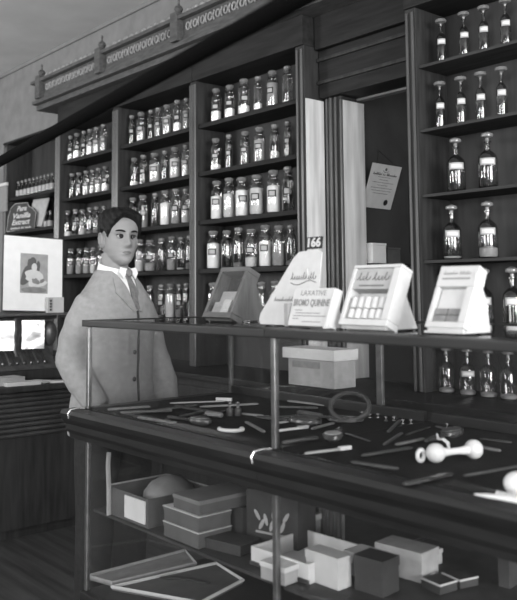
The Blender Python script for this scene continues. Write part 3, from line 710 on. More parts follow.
# 4 white slanted box at the right
t, M, W, H = easel('slanted_display_box', 'white slanted box with windowed front at the right end of the counter', -1.145, -1.041, 1.50, 1.296, 1.570, 1.433, .035, WHITE, WHITE)
b = B(); b.box(0, W, 0, .014, -.032, 0, .002, M).box(0, W, H*.66, H, -.032, 0, .002, M).box(0, .010, .0145, H*.66-.0005, -.032, 0, .002, M).box(W-.020, W, .0145, H*.66-.0005, -.032, 0, .002, M)
b.box(.0105, W-.0205, .0145, H*.66-.0005, -.032, -.014, 0, M); b.obj('tray', WHITE, t)
B().box(.014, W-.024, H*.33, H*.63, -.0135, -.010, .001, M).obj('window_card', WHITE, t)
for i in range(2):
    for j in range(2): B().box(.0125+i*.036, .0455+i*.036, .017+j*.017, .032+j*.017, -.0135, -.006, .001, M).obj('small_packet', mat('grey pack', .2, .7, .2, .2, 60), t)
bb = B(); bb.script(W*.70, .009, M @ T(W*.48, H*.88, .0004), 11, .0007, (1, .8)); bb.box(W*.12, W*.84, H*.775, H*.80, 0, .0006, 0, M); bb.obj('lettering', mat('print grey', .22), t)
b = B()
b.prism([(.02, .0005), (.105, .0005), (.094, .07), (.066, .13), (.058, .135)], .004, T(W/2-.006, 0, 0) @ Matrix(((0, 0, 1, 0), (1, 0, 0, 0), (0, 1, 0, 0), (0, 0, 0, 1)))); b.obj('easel_flap', WHITE, t)
B().box(-W/2+.002, W/2+.002, -.004, .10, .0003, .005, .001).box(-W/2+.006, W/2-.004, .004, .03, .0052, .012, .001).obj('foot_board', WHITE, t)

# ------------------------------------------------------------------ in the upper part of the case
ZU = ZG+.001
def ptz(x, y, z=ZU): p = AZ(x, y, z); return Vector((p.x, p.y, z))
def bar(name, label, cat, a, c, r, m, flat=.5, group=None, tip=None):
    pa, pc = ptz(*a), ptz(*c); pa.z = pc.z = ZU+r*flat+.0004
    t = thing(name, label, cat, (pa.x, pa.y, ZU), 0, group)
    d = pc-pa
    B().tube([(0, 0, r*flat), tuple(d*.06+Vector((0, 0, r*flat))), tuple(d*.94+Vector((0, 0, r*flat))), tuple(d+Vector((0, 0, r*flat)))], [r*.6, r, r, r*.6], 10, flat).obj('handle', m, t, True)
    if tip:
        B().box(-.006, .006, -.018, .018, 0.0005, .010, .002, T(d.x, d.y, 0) @ RZ(math.atan2(d.y, d.x)+PI/2)).obj(tip[0], tip[1], t)
    return t
def oval_brush(name, label, cat, c, rx, ry, rz, hl, m, mtop, ring=False):
    p = ptz(*c); t = thing(name, label, cat, (p.x, p.y, ZU), rz)
    if ring:
        B().tube([(rx*math.cos(a), ry*math.sin(a)*.8, .0085+ry*.75*(1+math.sin(a))) for a in [2*PI*k/24 for k in range(24)]], .008, 8, closed=True).obj('oval_rim', m, t, True)
    else:
        B().lathe([(.85, .0005), (1, .006), (1, .014), (.9, .018), (0, .0185)], 24, Matrix.Diagonal((rx, ry, 1, 1))).obj('back_plate', m, t, True)
        B().lathe([(.8, .0186), (.78, .0205), (0, .021)], 24, Matrix.Diagonal((rx, ry, 1, 1))).obj('inlay', mtop, t, True)
    B().tube([(-rx*.97, 0, .009), (-rx-.02, 0, .009), (-rx-hl*.6, 0, .009), (-rx-hl, 0, .009)], [.011, .008, .012, .007], 10, .6).obj('handle', m, t, True)
    if ring: B().lathe([(.9, .0005), (1, .005), (.95, .011), (0, .012)], 20, T(-rx*.2, -ry*.2, 0) @ Matrix.Diagonal((rx*.95, ry*.95, 1, 1))).obj('mirror_back', m, t, True)
    return t
# celluloid rattle, teething ring and ribbon
a, c = ptz(436, 463), ptz(474, 459)
t = thing('baby_rattle', 'white dumbbell-shaped rattle lying at the front of the case', 'rattle', (a.x, a.y, ZU))
d = Vector((c.x-a.x, c.y-a.y, 0)); rz = math.atan2(d.y, d.x); L = d.length; t.rotation_euler = (0, 0, rz)
Rr = .0225
B().ball((0, 0, Rr+.0004), Rr, 18, (1.05, .95, 1)).obj('knob', IVORY, t, True)
B().ball((L, 0, Rr+.0004), Rr*1.02, 18, (.95, 1, 1)).obj('knob', IVORY, t, True)
B().tube([(.012, 0, Rr), (L*.4, 0, Rr), (L*.6, 0, Rr), (L-.012, 0, Rr)], [.012, .008, .008, .012], 12).obj('grip', IVORY, t, True)
p = ptz(421, 463)
t = thing('teething_ring', 'white ring standing on edge left of the rattle', 'ring', (p.x, p.y, ZU), rz+.3)
B().tube([(.0125*math.cos(q), 0, .0175+.0125*math.sin(q)) for q in [2*PI*k/20 for k in range(20)]], .0048, 10, closed=True).obj('ring_band', IVORY, t, True)
p = ptz(449, 450)
t = thing('ribbon_tie', 'short pale curled ribbon just behind the rattle', 'ribbon', (p.x, p.y, ZU), rz)
B().tube([(0, 0, .004), (.004, .01, .016), (-.003, .02, .024), (-.006, .03, .022), (.004, .05, .02), (.010, .062, .03)], [.0035, .005, .004, .003, .004, .002], 8, .6).obj('band', PAPER, t, True)
# brush with white handle at the right edge
a = ptz(475, 498); c = ptz(517, 505)
t = thing('clothes_brush', 'white-handled brush poking in at the right edge of the case', 'brush', (a.x, a.y, ZU)); dd = Vector((c.x-a.x, c.y-a.y, 0)); t.rotation_euler = (0, 0, math.atan2(dd.y, dd.x)); l = dd.length
B().tube([(0, 0, .007), (l*.3, 0, .008), (l*.8, 0, .009), (l*1.5, 0, .009)], [.003, .007, .010, .013], 10, .6).obj('handle', IVORY, t, True)
br = B()
for k in range(9): br.tube([(l*.45+k*.006, .010, .010), (l*.45+k*.006+.002, .016, .016)], .0015, 5)
br.obj('bristles', PAPER, t, True)
p = ptz(511, 499)
t = thing('powder_puff', 'round white powder puff at the right edge beside the white-handled brush', 'puff', (p.x-.004, p.y+.03, ZU))
B().ball((0, 0, .0235), .026, 18, (1, 1, .88)).obj('puff', POWD, t, True)
# dark toilet goods
oval_brush('hand_mirror', 'black oval hand mirror with an open looped frame, middle of the case', 'mirror', (350, 421), .060, .048, math.radians(35), .12, EBON, METD, True)
oval_brush('hair_brush', 'round-backed dark brush with pale disc, in front of the looped mirror', 'brush', (333, 440), .036, .028, math.radians(-55), .10, EBON, mat('worn silver inlay', .30, .4, .5, .2, 30))
oval_brush('hair_brush', 'oval black brush lying left of the looped mirror', 'brush', (305, 424), .055, .032, math.radians(20), .11, EBON, BOXD)
bar('toothbrush', 'white-handled toothbrush lying beside the middle post', 'toothbrush', (272, 433), (303, 429), .0065, IVORY, .6, 'toothbrushes', ('brush_head', PAPERG))
bar('toothbrush', 'pale toothbrush nearest the front glass, below the dark brushes', 'toothbrush', (305, 455), (345, 450), .0060, mat('bone', .4, .4, .4, .1, 20), .6, 'toothbrushes', ('brush_head', PAPER))
bar('nail_file', 'steel file lying diagonally right of the dark brush', 'file', (346, 434), (370, 442), .0050, NICK, .35)
bar('strop_rod', 'long dark rod in front of the rattle, left', 'rod', (362, 457), (412, 449), .007, METD, .5)
bar('slim_rod', 'thin dark rod running out at the right edge behind the brush', 'rod', (464, 477), (520, 467), .005, METD, .5)
bar('razor', 'dark razor with pale edge near the left front glass', 'razor', (120, 414), (172, 412), .008, BOXM, .6, 'razors and pens at the left of the case')
bar('razor', 'long slim grey razor behind the left front glass', 'razor', (138, 419), (176, 424), .007, METD, .6, 'razors and pens at the left of the case')
bar('razor', 'short pale-tipped razor left of the curved bangle', 'razor', (165, 421), (206, 412), .007, NICK, .5, 'razors and pens at the left of the case')
bar('razor', 'dark razor crossing behind the curved bangle', 'razor', (190, 420), (232, 411), .007, EBON, .6, 'razors and pens at the left of the case')
bar('razor', 'grey razor lying toward the left rear post', 'razor', (200, 408), (258, 405), .008, PRINTG, .5, 'razors and pens at the left of the case')
bar('pen', 'pale slender pen behind the left post row', 'pen', (170, 404), (225, 402), .006, PAPERG, .5, 'razors and pens at the left of the case')
bar('razor', 'dark handle lying beside the middle nickel post', 'razor', (242, 415), (263, 417), .008, PRINTG, .5, 'razors and pens at the left of the case')
bar('razor', 'steel bar right behind the middle post', 'razor', (276, 418), (304, 417), .006, NICK, .5, 'razors and pens at the left of the case')
bar('razor', 'black handle in the middle rear of the case', 'razor', (272, 408), (318, 409), .008, METD, .5, 'razors and pens at the left of the case')
bar('paper_knife', 'slim steel paper knife right of the looped mirror', 'knife', (388, 433), (400, 421), .006, NICK, .4)
bar('comb', 'thin dark comb at the right rear of the case', 'comb', (436, 427), (462, 434), .006, METD, .4)
bar('comb', 'thin grey comb left of the rear right combs', 'comb', (406, 436), (430, 428), .006, EBON, .5)
bar('razor', 'slim grey handle in the rear middle of the case, left of the looped mirror', 'razor', (288, 402), (330, 407), .008, PRINTG, .5)
bar('button_hook', 'steel button hook right of the looped mirror, pointing at the rattle', 'hook', (384, 446), (402, 434), .006, NICK, .5)
bar('fountain_pen', 'black pen lying between the white toothbrush and the round brush', 'pen', (282, 445), (318, 440), .007, EBON, .9)
bar('shoe_horn', 'long dark shoe horn lying at the front right, left of the white-handled brush', 'shoe horn', (404, 486), (452, 476), .010, EBON, .4)
oval_brush('hair_brush', 'small dark brush in the left half of the case beside the razors', 'brush', (200, 424), .045, .024, math.radians(10), .09, EBON, METD)
oval_brush('hair_brush', 'dark oval brush at the rear right of the case behind the rattle', 'brush', (452, 436), .050, .026, math.radians(100), .10, EBON, METD)
GRIP = mat('worn grey handle', .16, .4, .5, .3, 40)
for q in (
 ('razor', 'grey-handled razor at the far left of the case, nearest the left post', 'razor', (108, 411), (150, 408), .008, GRIP, .6),
 ('comb', 'grey comb lying across the razors at the left of the case', 'comb', (150, 412), (196, 406), .010, BOXM, .35),
 ('scissors_case', 'flat dark scissors case behind the razors, left half of the case', 'case', (176, 407), (214, 414), .012, BOXD, .4),
 ('nail_brush', 'stubby grey nail brush just left of the tiny bottles', 'brush', (206, 416), (222, 418), .012, GRIP, .7),
 ('razor', 'grey-handled razor pointing at the middle post from the left', 'razor', (246, 423), (264, 433), .007, GRIP, .5),
 ('comb', 'pale grey comb behind the white toothbrush, right of the middle post', 'comb', (276, 424), (300, 421), .008, PAPERG, .35),
 ('razor', 'grey razor lying under the looped mirror on its left', 'razor', (312, 430), (334, 424), .007, GRIP, .5),
 ('tooth_powder_tube', 'dull metal tube left of the looped mirror', 'tube', (298, 414), (322, 418), .010, NICK, .7),
 ('comb', 'dark comb along the front between the pale toothbrush and the teething ring', 'comb', (352, 463), (398, 470), .010, BOXM, .3),
 ('razor', 'grey razor behind the teething ring', 'razor', (396, 446), (424, 440), .007, GRIP, .5),
 ('comb', 'grey comb far right of the case behind the rattle', 'comb', (470, 446), (500, 452), .009, GRIP, .35),
 ('razor', 'black razor at the far right behind the grey comb', 'razor', (480, 440), (512, 444), .007, EBON, .5)):
    bar(q[0], q[1], q[2], q[3], q[4], q[5], q[6], q[7])
p = ptz(231, 431)
t = thing('bangle', 'white horseshoe-shaped open bangle near the left front glass', 'bangle', (p.x, p.y, ZU), math.radians(20))
B().tube([(.036*math.cos(q), .030*math.sin(q), .006) for q in [PI*1.15+PI*1.35*k/16-.45 for k in range(17)]], [.0035]+[.0052]*15+[.0035], 8).obj('curved_band', IVORY, t, True)
p = ptz(224, 401)
t = thing('price_ticket', 'small white folded ticket near the left rear post', 'ticket', (p.x, p.y, ZU), .6)
B().box(-.03, .03, -.006, .006, .0004, .012, .001).obj('card', WHITE, t)
for i, (qx, qy) in enumerate(((230, 416), (238, 416))):
    p = ptz(qx, qy); t = thing('tiny_bottle', f'tiny glass bottle with bright shoulder, {"left" if i == 0 else "right"} of the pair beside the bangle', 'bottle', (p.x, p.y, ZU), 0, 'tiny scent bottles')
    B().lathe([(.010, 0.0004), (.011, .003), (.011, .022), (.005, .028), (.005, .034)], 12).obj('glass_body', NICK, t, True)
    B().lathe([(.004, .0345), (.007, .038), (.007, .044), (0, .047)], 10).obj('cap', NICKB, t, True)
for i, (qx, qy) in enumerate(((362, 416), (370, 418), (378, 418), (386, 421), (394, 421), (403, 424), (411, 424), (447, 428), (455, 431))):
    p = ptz(qx, qy); t = thing('collar_stud', f'tiny bright metal stud, {ORD[i]} from left along the rear of the case', 'stud', (p.x, p.y, ZU), 0, 'collar studs')
    B().lathe([(.007, .0004), (.007, .002), (.002, .003), (.002, .010), (.006, .011), (.004, .014), (0, .015)], 10).obj('stud', NICKB, t, True)

# ------------------------------------------------------------------ lower shelf
ZL = ZS+.0005
def lidded_box(name, label, cx, cy, sx, sy, z, hs, rz, mb, ml, me=None, group=None, cat='box'):
    t = thing(name, label, cat, (cx, cy, z), rz, group)
    B().box(-sx/2, sx/2, -sy/2, sy/2, .0004, hs*.72, .0015).obj('body', mb, t)
    B().box(-sx/2-.002, sx/2+.002, -sy/2-.002, sy/2+.002, hs*.721, hs, .0015).obj('lid', ml, t)
    if me:
        b = B(); b.box(-sx/2-.0035, sx/2+.0035, -sy/2-.0035, sy/2+.0035, hs*.97, hs+.0012, .0008); b.obj('white_edging', me, t)
    return t
# stack of dark white-edged boxes with a grey box on top
hb = .044
lidded_box('candy_box', 'dark white-edged box at the bottom of the stack behind the lower left glass', -2.005, 1.50, .175, .12, ZL, hb, 0, BOXM, BOXM, WHITE, 'white-edged boxes in a stack')
lidded_box('candy_box', 'dark white-edged box second up in the stack behind the lower left glass', -2.005, 1.50, .175, .12, ZL+hb+.0016, hb, 0, BOXM, BOXM, WHITE, 'white-edged boxes in a stack')
lidded_box('candy_box', 'long grey lidded box topmost on the stack of white-edged boxes', -1.985, 1.60, .13, .31, ZL+2*hb+.0034, .042, 0, BOXM, mat('light grey lid', .17, .7, .2, .1, 20), None)
lidded_box('candy_box', 'dark box behind the white-edged stack, under the long grey box', -1.985, 1.68, .15, .16, ZL, 2*hb+.0024, 0, BOXM, BOXM, None)
# open white-lined box and pale panels at the left
t = thing('open_box', 'open pale box with a strap, far left on the lower shelf', 'box', (-2.30, 1.56, ZL))
b = B(); b.box(-.12, .12, -.12, .12, .0005, .006).box(-.12, -.116, -.12, .12, .0065, .09).box(.116, .12, -.12, .12, .0065, .09).box(-.1155, .1155, -.12, -.116, .0065, .09).box(-.1155, .1155, .116, .12, .0065, .09)
b.obj('body', BOXM, t); B().box(-.01, .11, -.1265, -.1215, .012, .082, .001).obj('white_panel', PAPER, t)
b = B(); b.tube([(-.10, -.13, .0), (-.10, -.131, .09), (-.112, -.128, .16), (-.12, -.12, .20)], .009, 8, .3); b.obj('strap', PAPERG, t, True)
b = B(); b.box(-.126, -.121, -.12, .12, .07, .094).box(-.12, .12, .121, .125, .07, .094); b.obj('pale_rim', PAPERG, t)
t = thing('folded_cloth', 'folded grey cloth lying in the open box at lower left', 'cloth', (-2.28, 1.59, ZL+.0065))
rg = []
for k in range(9):
    u = k/8; ww = .085*math.sin(PI*u)**.6+.004; hh = .115*math.sin(PI*u)**.5+.006
    rg.append([(-.10+.20*u, ww*math.cos(a), max(.001, hh*.5+hh*.5*math.sin(a)+.004*math.sin(9*a+u*9))) for a in [2*PI*j/18 for j in range(18)]])
B().loft(rg).obj('cloth', PRINTG, t, True)
# glass-fronted dark box with leaf ornament
t = thing('perfume_box', 'dark upright box with a pale leafy ornament, right of the stacked boxes', 'box', (-1.805, 1.66, ZL), .25)
B().box(-.09, .09, -.05, .05, .0004, .155, .003).obj('body', BOXD, t)
b = B()
for k, (x, z, an) in enumerate(((-.035, .06, .5), (-.02, .075, -.3), (0, .06, .3), (.02, .078, -.5), (.038, .062, .4), (-.05, .085, -.6), (.05, .09, .6))):
    b.ball((x, -.0508, z), .018, 10, (.35, .06, 1), RY(an))
b.ball((.015, -.0508, .09), .016, 10, (1, .06, 1)); b.box(-.055, .055, -.0525, -.0505, .035, .041)
b.obj('leaf_ornament', PAPERG, t, True)
lidded_box('slim_box', 'slim dark box lying in front of the leafy box', -1.86, 1.52, .13, .09, ZL, .03, .2, BOXD, BOXD, None)
# white boxes right of the middle post
t = thing('open_box', 'wide shallow white open box just right of the lower nickel post', 'box', (-1.62, 1.585, ZL), .05)
b = B(); w_, d_ = .105, .11
b.box(-w_, w_, -d_, d_, .0005, .005).box(-w_, -w_+.006, -d_, d_, .0055, .05).box(w_-.006, w_, -d_, d_, .0055, .05).box(-w_+.0065, w_-.0065, d_-.006, d_, .0055, .05).box(-w_+.0065, w_-.0065, -d_, -d_+.006, .0055, .05)
b.obj('body', PAPER, t)
B().box(-w_-.003, w_+.003, -d_-.004, -d_-.0005, .002, .012).obj('base_band', BOXD, t)
t = thing('soap_cake', 'small white ball lying in the shallow open box', 'soap', (-1.60, 1.60, ZL+.0055))
B().ball((0, 0, .0165), .018, 14, (1.2, 1, .9)).obj('cake', IVORY, t, True)
lidded_box('paper_box', 'small low white box at the front, beside the lower post', -1.585, 1.452, .085, .055, ZL, .045, .08, PAPERG, PAPER, None, 'white boxes')
t = lidded_box('paper_box', 'upright white box standing at the corner of the shallow open box', -1.487, 1.53, .11, .05, ZL, .078, .02, WHITE, WHITE, None, 'white boxes')
lidded_box('paper_box', 'low white box right of the upright white box', -1.46, 1.65, .10, .07, ZL, .06, .05, PAPERG, PAPER, None, 'white boxes')
lidded_box('paper_box', 'long grey-white box at the right end of the white boxes', -1.40, 1.735, .14, .08, ZL, .075, .1, PAPERG, PAPERG, None, 'white boxes')
lidded_box('dark_carton', 'dark carton in front of the long grey-white box', -1.375, 1.585, .085, .07, ZL, .085, .1, BOXD, BOXD, None)
slab('comb_card', -1.42, 1.455, ZL, .10, .05, .008, .3, BOXD, 'dark flat card at the front below the white boxes', 'card')
# hanging striped cloth
t = thing('striped_towel', 'pale striped towel draped at the back of the lower shelf', 'towel', (-1.76, 1.82, ZL))
g = []; n = B(); NX, NZ = 24, 8
for i in range(NX+1):
    g.append([n.bm.verts.new((-.06+.12*i/NX, .010*math.sin(i*1.05)+.004*j/NZ, .0005+.185*j/NZ)) for j in range(NZ+1)])
for i in range(NX):
    for j in range(NZ): n.bm.faces.new((g[i][j], g[i+1][j], g[i+1][j+1], g[i][j+1])).material_index = (i//3) % 2
bmesh.ops.solidify(n.bm, geom=list(n.bm.faces), thickness=.003)
n.obj('towel_cloth', [PAPERG, PRINTG], t, True)
lidded_box('tag_box', 'small white box beside the striped towel', -1.815, 1.80, .045, .03, ZL, .06, .1, PAPERG, WHITE, None)
lidded_box('dark_carton', 'black carton with white top edge behind the lower nickel post', -1.98, 1.80, .10, .12, ZL, .115, .1, BOXD, BOXD, WHITE)
# dark flat boxes with white edges at the right
def edged_pad(label, c, sx, sy, h, rz):
    p = AZ(c[0], c[1], ZL+h); t = thing('flat_box', label, 'box', (p.x, p.y, ZL), rz, 'flat dark boxes with white edges')
    B().box(0, sx, 0, sy, .0004, h-.003, .001).obj('body', BOXD, t)
    b = B(); b.box(-.001, sx, -.0015, .0015, h-.0029, h+.0005).box(-.0015, .0015, .0016, sy, h-.0029, h+.0005); b.obj('white_edging', WHITE, t); return t
def edged_from(label, pl, pc, pr, h):
    a, c_, r_ = (AZ(q[0], q[1], ZL+h) for q in (pl, pc, pr))
    t = thing('flat_box', label, 'box', (c_.x, c_.y, ZL), 0, 'flat dark boxes with white edges')
    va = Vector((a.x-c_.x, a.y-c_.y)); vr = Vector((r_.x-c_.x, r_.y-c_.y))
    poly = [(0, 0), tuple(vr), tuple(va+vr), tuple(va)]
    B().prism(poly, h-.0005, T(0, 0, .0004)).obj('body', BOXD, t)
    B().tube([(va.x, va.y, h), (0, 0, h), (vr.x, vr.y, h)], .0026, 6).obj('white_edging', WHITE, t)
edged_from('flat dark white-edged box, left of two at the lower right', (421, 578), (440, 586), (457, 581), .022)
edged_from('flat dark white-edged box, right of two at the lower right', (442, 573), (460, 581), (478, 577), .020)
edged_from('dark box with white edge at the right end of the white boxes, behind them', (386, 550), (400, 549), (421, 545), .06)
lidded_box('tag_box', 'tiny white tag box at the right of the white boxes, standing alone', -1.40, 1.86, .025, .02, ZL, .04, 0, WHITE, WHITE, None)
t = lidded_box('tall_carton', 'faint tall grey carton near the lower right edge', -1.18, 1.86, .03, .05, ZL, .12, .1, BOXD, BOXM, None)
# ------------------------------------------------------------------ bottom of the case: trays
def tray(label, q, m, rim):
    pts = [AZ(x, y, ZB+.003) for x, y in q]; c_ = pts[0]
    t = thing('flat_tray', label, 'tray', (c_.x, c_.y, ZB+.001))
    poly = [(p.x-c_.x, p.y-c_.y) for p in pts]
    B().prism(poly, .008, T(0, 0, .0004)).obj('tray_base', m, t)
    B().tube([(x, y, .012) for x, y in poly], .006, 6, closed=True).obj('rim', rim, t, True)
    return t
tr1 = tray('white-rimmed flat tray at the bottom of the left case', ((112, 590), (200, 606), (243, 583), (216, 566)), BOXM, WHITE)
tray('dull grey flat tray behind the white-rimmed tray at the bottom', ((88, 579), (112, 586), (196, 566), (185, 553)), PRINTG, PAPERG)
p = AZ(195, 583, ZB+.01)
t = thing('tortoise_comb', 'dark curved comb lying on the white-rimmed tray', 'comb', (p.x, p.y, ZB+.0096), .5)
B().tube([(-.13, -.01, .006), (-.08, .012, .006), (-.02, .016, .006), (.05, .0, .006)], [.006, .014, .016, .008], 10, .35).obj('back', BOXD, t, True)
# ------------------------------------------------------------------ carton behind the case
t = thing('white_carton', 'pale carton on the back counter seen through the case glass', 'carton', (-2.68, 2.72, .936))
B().box(-2.83, -2.53, 2.66, 2.80, .9365, 1.06, .004).obj('body', PAPERG, t, world=True)
B().box(-2.86, -2.52, 2.65, 2.81, 1.0605, 1.11, .004).obj('lid', PAPER, t, world=True)
B().box(-2.80, -2.62, 2.658, 2.6595, 1.02, 1.05).obj('grey_band', PRINTG, t, world=True)

# ------------------------------------------------------------------ overhead pipe
t = thing('overhead_streak', 'dark straight pipe crossing overhead in front of the cornice', 'streak', (-1.7, 1.0, 1.85))
a = AZ(-30, 178, 1.85); c = AZ(300, -3, 1.85)  # dark diagonal band, built as a straight black tube
dd = (c-a); a2 = a-dd*.6; c2 = c+dd*.6
B().tube([a2, a, c, c2], .018, 14).obj('streak_tube', mat('black pipe', .003, .95, .05), t, True, world=True)
for q in (a-dd*.5, c+dd*.5):
    B().tube([q+Vector((0, 0, .014)), (q.x, q.y, ZC-.0005)], .008, 8).obj('hanger', mat('black pipe', .003, .95, .05), t, True, world=True)

# ------------------------------------------------------------------ the clerk
MANX, MANY, HEAD = -2.985, 1.80, math.radians(102)
man = thing('person', 'clerk in a grey coat, white collar and tie standing behind the case end', 'person', (MANX, MANY, 0), HEAD)
def gauss(dx, dz, sx, sz): return math.exp(-.5*((dx/sx)**2+(dz/sz)**2))
HP = [(-.004, .012, .062, .004), (.004, .029, .079, .012), (.016, .043, .086, .035), (.035, .055, .0875, .055), (.065, .064, .088, .075), (.095, .0665, .0885, .085),
      (.12, .0695, .089, .090), (.15, .0730, .089, .096), (.18, .0715, .0830, .094), (.203, .061, .066, .080), (.220, .043, .043, .055), (.229, .018, .016, .022)]
def head_interp(z):
    if z <= HP[0][0]: return HP[0][1:]
    for p, q in zip(HP, HP[1:]):
        if z <= q[0]:
            u = (z-p[0])/(q[0]-p[0]); u = u*u*(3-2*u)*.35+u*.65
            return tuple(p[i]+(q[i]-p[i])*u for i in (1, 2, 3))
    return HP[-1][1:]
def head_point(a, z, off=0.0, face=True):
    w, f, bk = head_interp(z); w += off; f += off; bk += off
    ca, sa = math.cos(a), math.sin(a)           # a = 0 faces front (-Y)
    e = .86
    x = w*math.copysign(abs(sa)**e, sa); y = -f*math.copysign(abs(ca)**e, ca) if ca > 0 else bk*abs(ca)**e
    if face and ca > 0:
        ax = abs(x); d = 0
        d += .026*gauss(x, z-.083, .0090, .010)+.015*gauss(x, z-.104, .0070, .018)+.006*gauss(x, z-.122, .008, .012)
        d += .0065*gauss(ax-.0135, z-.079, .006, .006)
        d -= .0150*gauss(ax-.030, z-.1165, .014, .0095)
        d += .005*gauss(ax-.028, z-.135, .020, .006)
        d += .0055*gauss(x, z-.054, .017, .0045)+.006*gauss(x, z-.0425, .015, .005)-.004*gauss(x, z-.0485, .022, .0018)
        d -= .004*gauss(x, z-.031, .018, .005)+.003*gauss(x, z-.066, .004, .006)
        d += .006*gauss(x, z-.012, .018, .010)+.003*gauss(ax-.044, z-.088, .015, .014)
        y -= d
    return Vector((x, y, z))
HZ = 1.492
HEADROT = Matrix.Translation((0, -.018, HZ)) @ Matrix.Rotation(math.radians(-20), 4, 'Z') @ Matrix.Rotation(math.radians(2), 4, 'Y')
body = B()
rings = []
NZ_, NA = 66, 72
for k in range(NZ_+1):
    z = -.004+.233*k/NZ_
    rings.append([HEADROT @ head_point(2*PI*j/NA, z) for j in range(NA)])
body.loft(rings)
for s in (-1, 1):      # ears
    body.ball(HEADROT @ Vector((s*.0735, .012, .098)), .031, 16, (.30, .62, 1.05), M=RZ(s*.35))
    body.tube([HEADROT @ Vector((s*(.079+.003*math.sin(q)), .014+.019*math.cos(q), .100+.030*math.sin(q))) for q in [-.6+4.4*k/12 for k in range(13)]], .0045, 8)
def ell(cx, cy, z, rx, ry, n=28, p=.9): 
    return [(cx+rx*math.copysign(abs(math.cos(q))**p, math.cos(q)), cy+ry*math.copysign(abs(math.sin(q))**p, math.sin(q)), z) for q in [2*PI*k/n for k in range(n)]]
body.loft([ell(0, .012, 1.37, .06, .052), ell(0, .008, 1.43, .054, .054), ell(0, .004, 1.48, .054, .056), ell(0, .0, 1.54, .055, .060)])        # neck
body.loft([ell(0, .0, .84, .15, .10), ell(0, 0, .95, .155, .105), ell(0, 0, 1.08, .135, .095), ell(0, -.005, 1.25, .150, .098), ell(0, 0, 1.33, .140, .085), ell(0, .005, 1.395, .085, .065), ell(0, .008, 1.43, .055, .05)])
def limb(pts, rads, seg=16): body.tube(pts, rads, seg)
SHL = {-1: [(-.150, .008, 1.348), (-.182, .020, 1.25), (-.205, .015, 1.10), (-.200, -.035, 1.01), (-.175, -.105, .915)],
        1: [(.150, .008, 1.348), (.195, .01, 1.25), (.240, .0, 1.10), (.245, -.05, .98), (.235, -.09, .865)]}
for s in (-1, 1):
    limb(SHL[s], [.036, .042, .040, .036, .027])
    wr = Vector(SHL[s][-1]); d = (wr-Vector(SHL[s][-2])).normalized()
    if s == 1: d = Vector((0, -.12, -.99)).normalized()
    side = Vector((0, -1, 0)) if s == 1 else Vector((.3, -.2, .9)).normalized()
    side = (side-d*side.dot(d)).normalized(); nrm = d.cross(side)*s
    # palm
    pr = []
    for u, hw, th in ((-.01, .024, .020), (.02, .034, .016), (.055, .041, .0145), (.088, .040, .012)):
        c0_ = wr+d*u
        pr.append([tuple(c0_+side*hw*math.cos(q)+nrm*th*math.sin(q)) for q in [2*PI*k/16 for k in range(16)]])
    body.loft(pr)
    for fi, (o_, ln, rr) in enumerate(((.030, .070, .0088), (.010, .080, .0092), (-.010, .074, .0088), (-.029, .058, .0078))):
        p0 = wr+d*.075+side*o_; cur = .25
        p1 = wr+d*.092+side*o_*1.05; dirn = d; pts = [p0, p1]; rl = [rr, rr]
        ang = .22
        for sg in (.45, .32, .23):
            ang += .24
            dv_ = (d*math.cos(ang)-nrm*math.sin(ang)*1).normalized()
            pts.append(pts[-1]+dv_*ln*sg); rl.append(rl[-1]*.93)
        body.tube(pts, rl, 10)
    tb = wr+d*.022+side*.028
    body.tube([tb-side*.012, tb, tb+side*.022+d*.022-nrm*.008, tb+side*.030+d*.048-nrm*.014, tb+side*.030+d*.068-nrm*.018], [.012, .0125, .0110, .0098, .0082], 10)
    # leg and foot
    limb([(s*.085, 0, .90), (s*.095, -.005, .70), (s*.10, .0, .48), (s*.10, .015, .30), (s*.10, .02, .09)], [.085, .075, .055, .050, .036])
    body.loft([[(s*.105+xx*.5, yy, zz) for xx, yy, zz in ell_] for ell_ in ([(.06*math.cos(q), .085, .045+.04*math.sin(q)) for q in [2*PI*k/14 for k in range(14)]], [(.075*math.cos(q), .02, .055+.05*math.sin(q)) for q in [2*PI*k/14 for k in range(14)]], [(.09*math.cos(q), -.09, .032+.027*math.sin(q)) for q in [2*PI*k/14 for k in range(14)]], [(.06*math.cos(q), -.16, .024+.019*math.sin(q)) for q in [2*PI*k/14 for k in range(14)]])])
def remesh(o, vox, smooth_it=2, fac=.5):
    m = o.modifiers.new('r', 'REMESH'); m.mode = 'VOXEL'; m.voxel_size = vox; m.use_smooth_shade = True
    if smooth_it:
        sm = o.modifiers.new('s', 'SMOOTH'); sm.iterations = smooth_it; sm.factor = fac
    dg = bpy.context.evaluated_depsgraph_get(); dg.update()
    me = bpy.data.meshes.new_from_object(o.evaluated_get(dg)); old = o.data; mats = list(old.materials)
    o.modifiers.clear(); o.data = me; bpy.data.meshes.remove(old)
    if len(me.materials) == 0:
        for x in mats: me.materials.append(x)
    for p in me.polygons: p.use_smooth = True
    return o
bo = body.obj('body', SKIN, None, True)
remesh(bo, .0029, 1)
bo.data.materials.clear(); bo.data.materials.append(SKIN); bo.data.materials.append(LIP)
HI = HEADROT.inverted()
for p in bo.data.polygons:
    c_ = HI @ p.center
    if c_.y < -.07 and -.02 < c_.x < .02 and (abs(c_.z-.0475) < .0085*(1-(c_.x/.021)**2)): p.material_index = 1
bo.parent = man
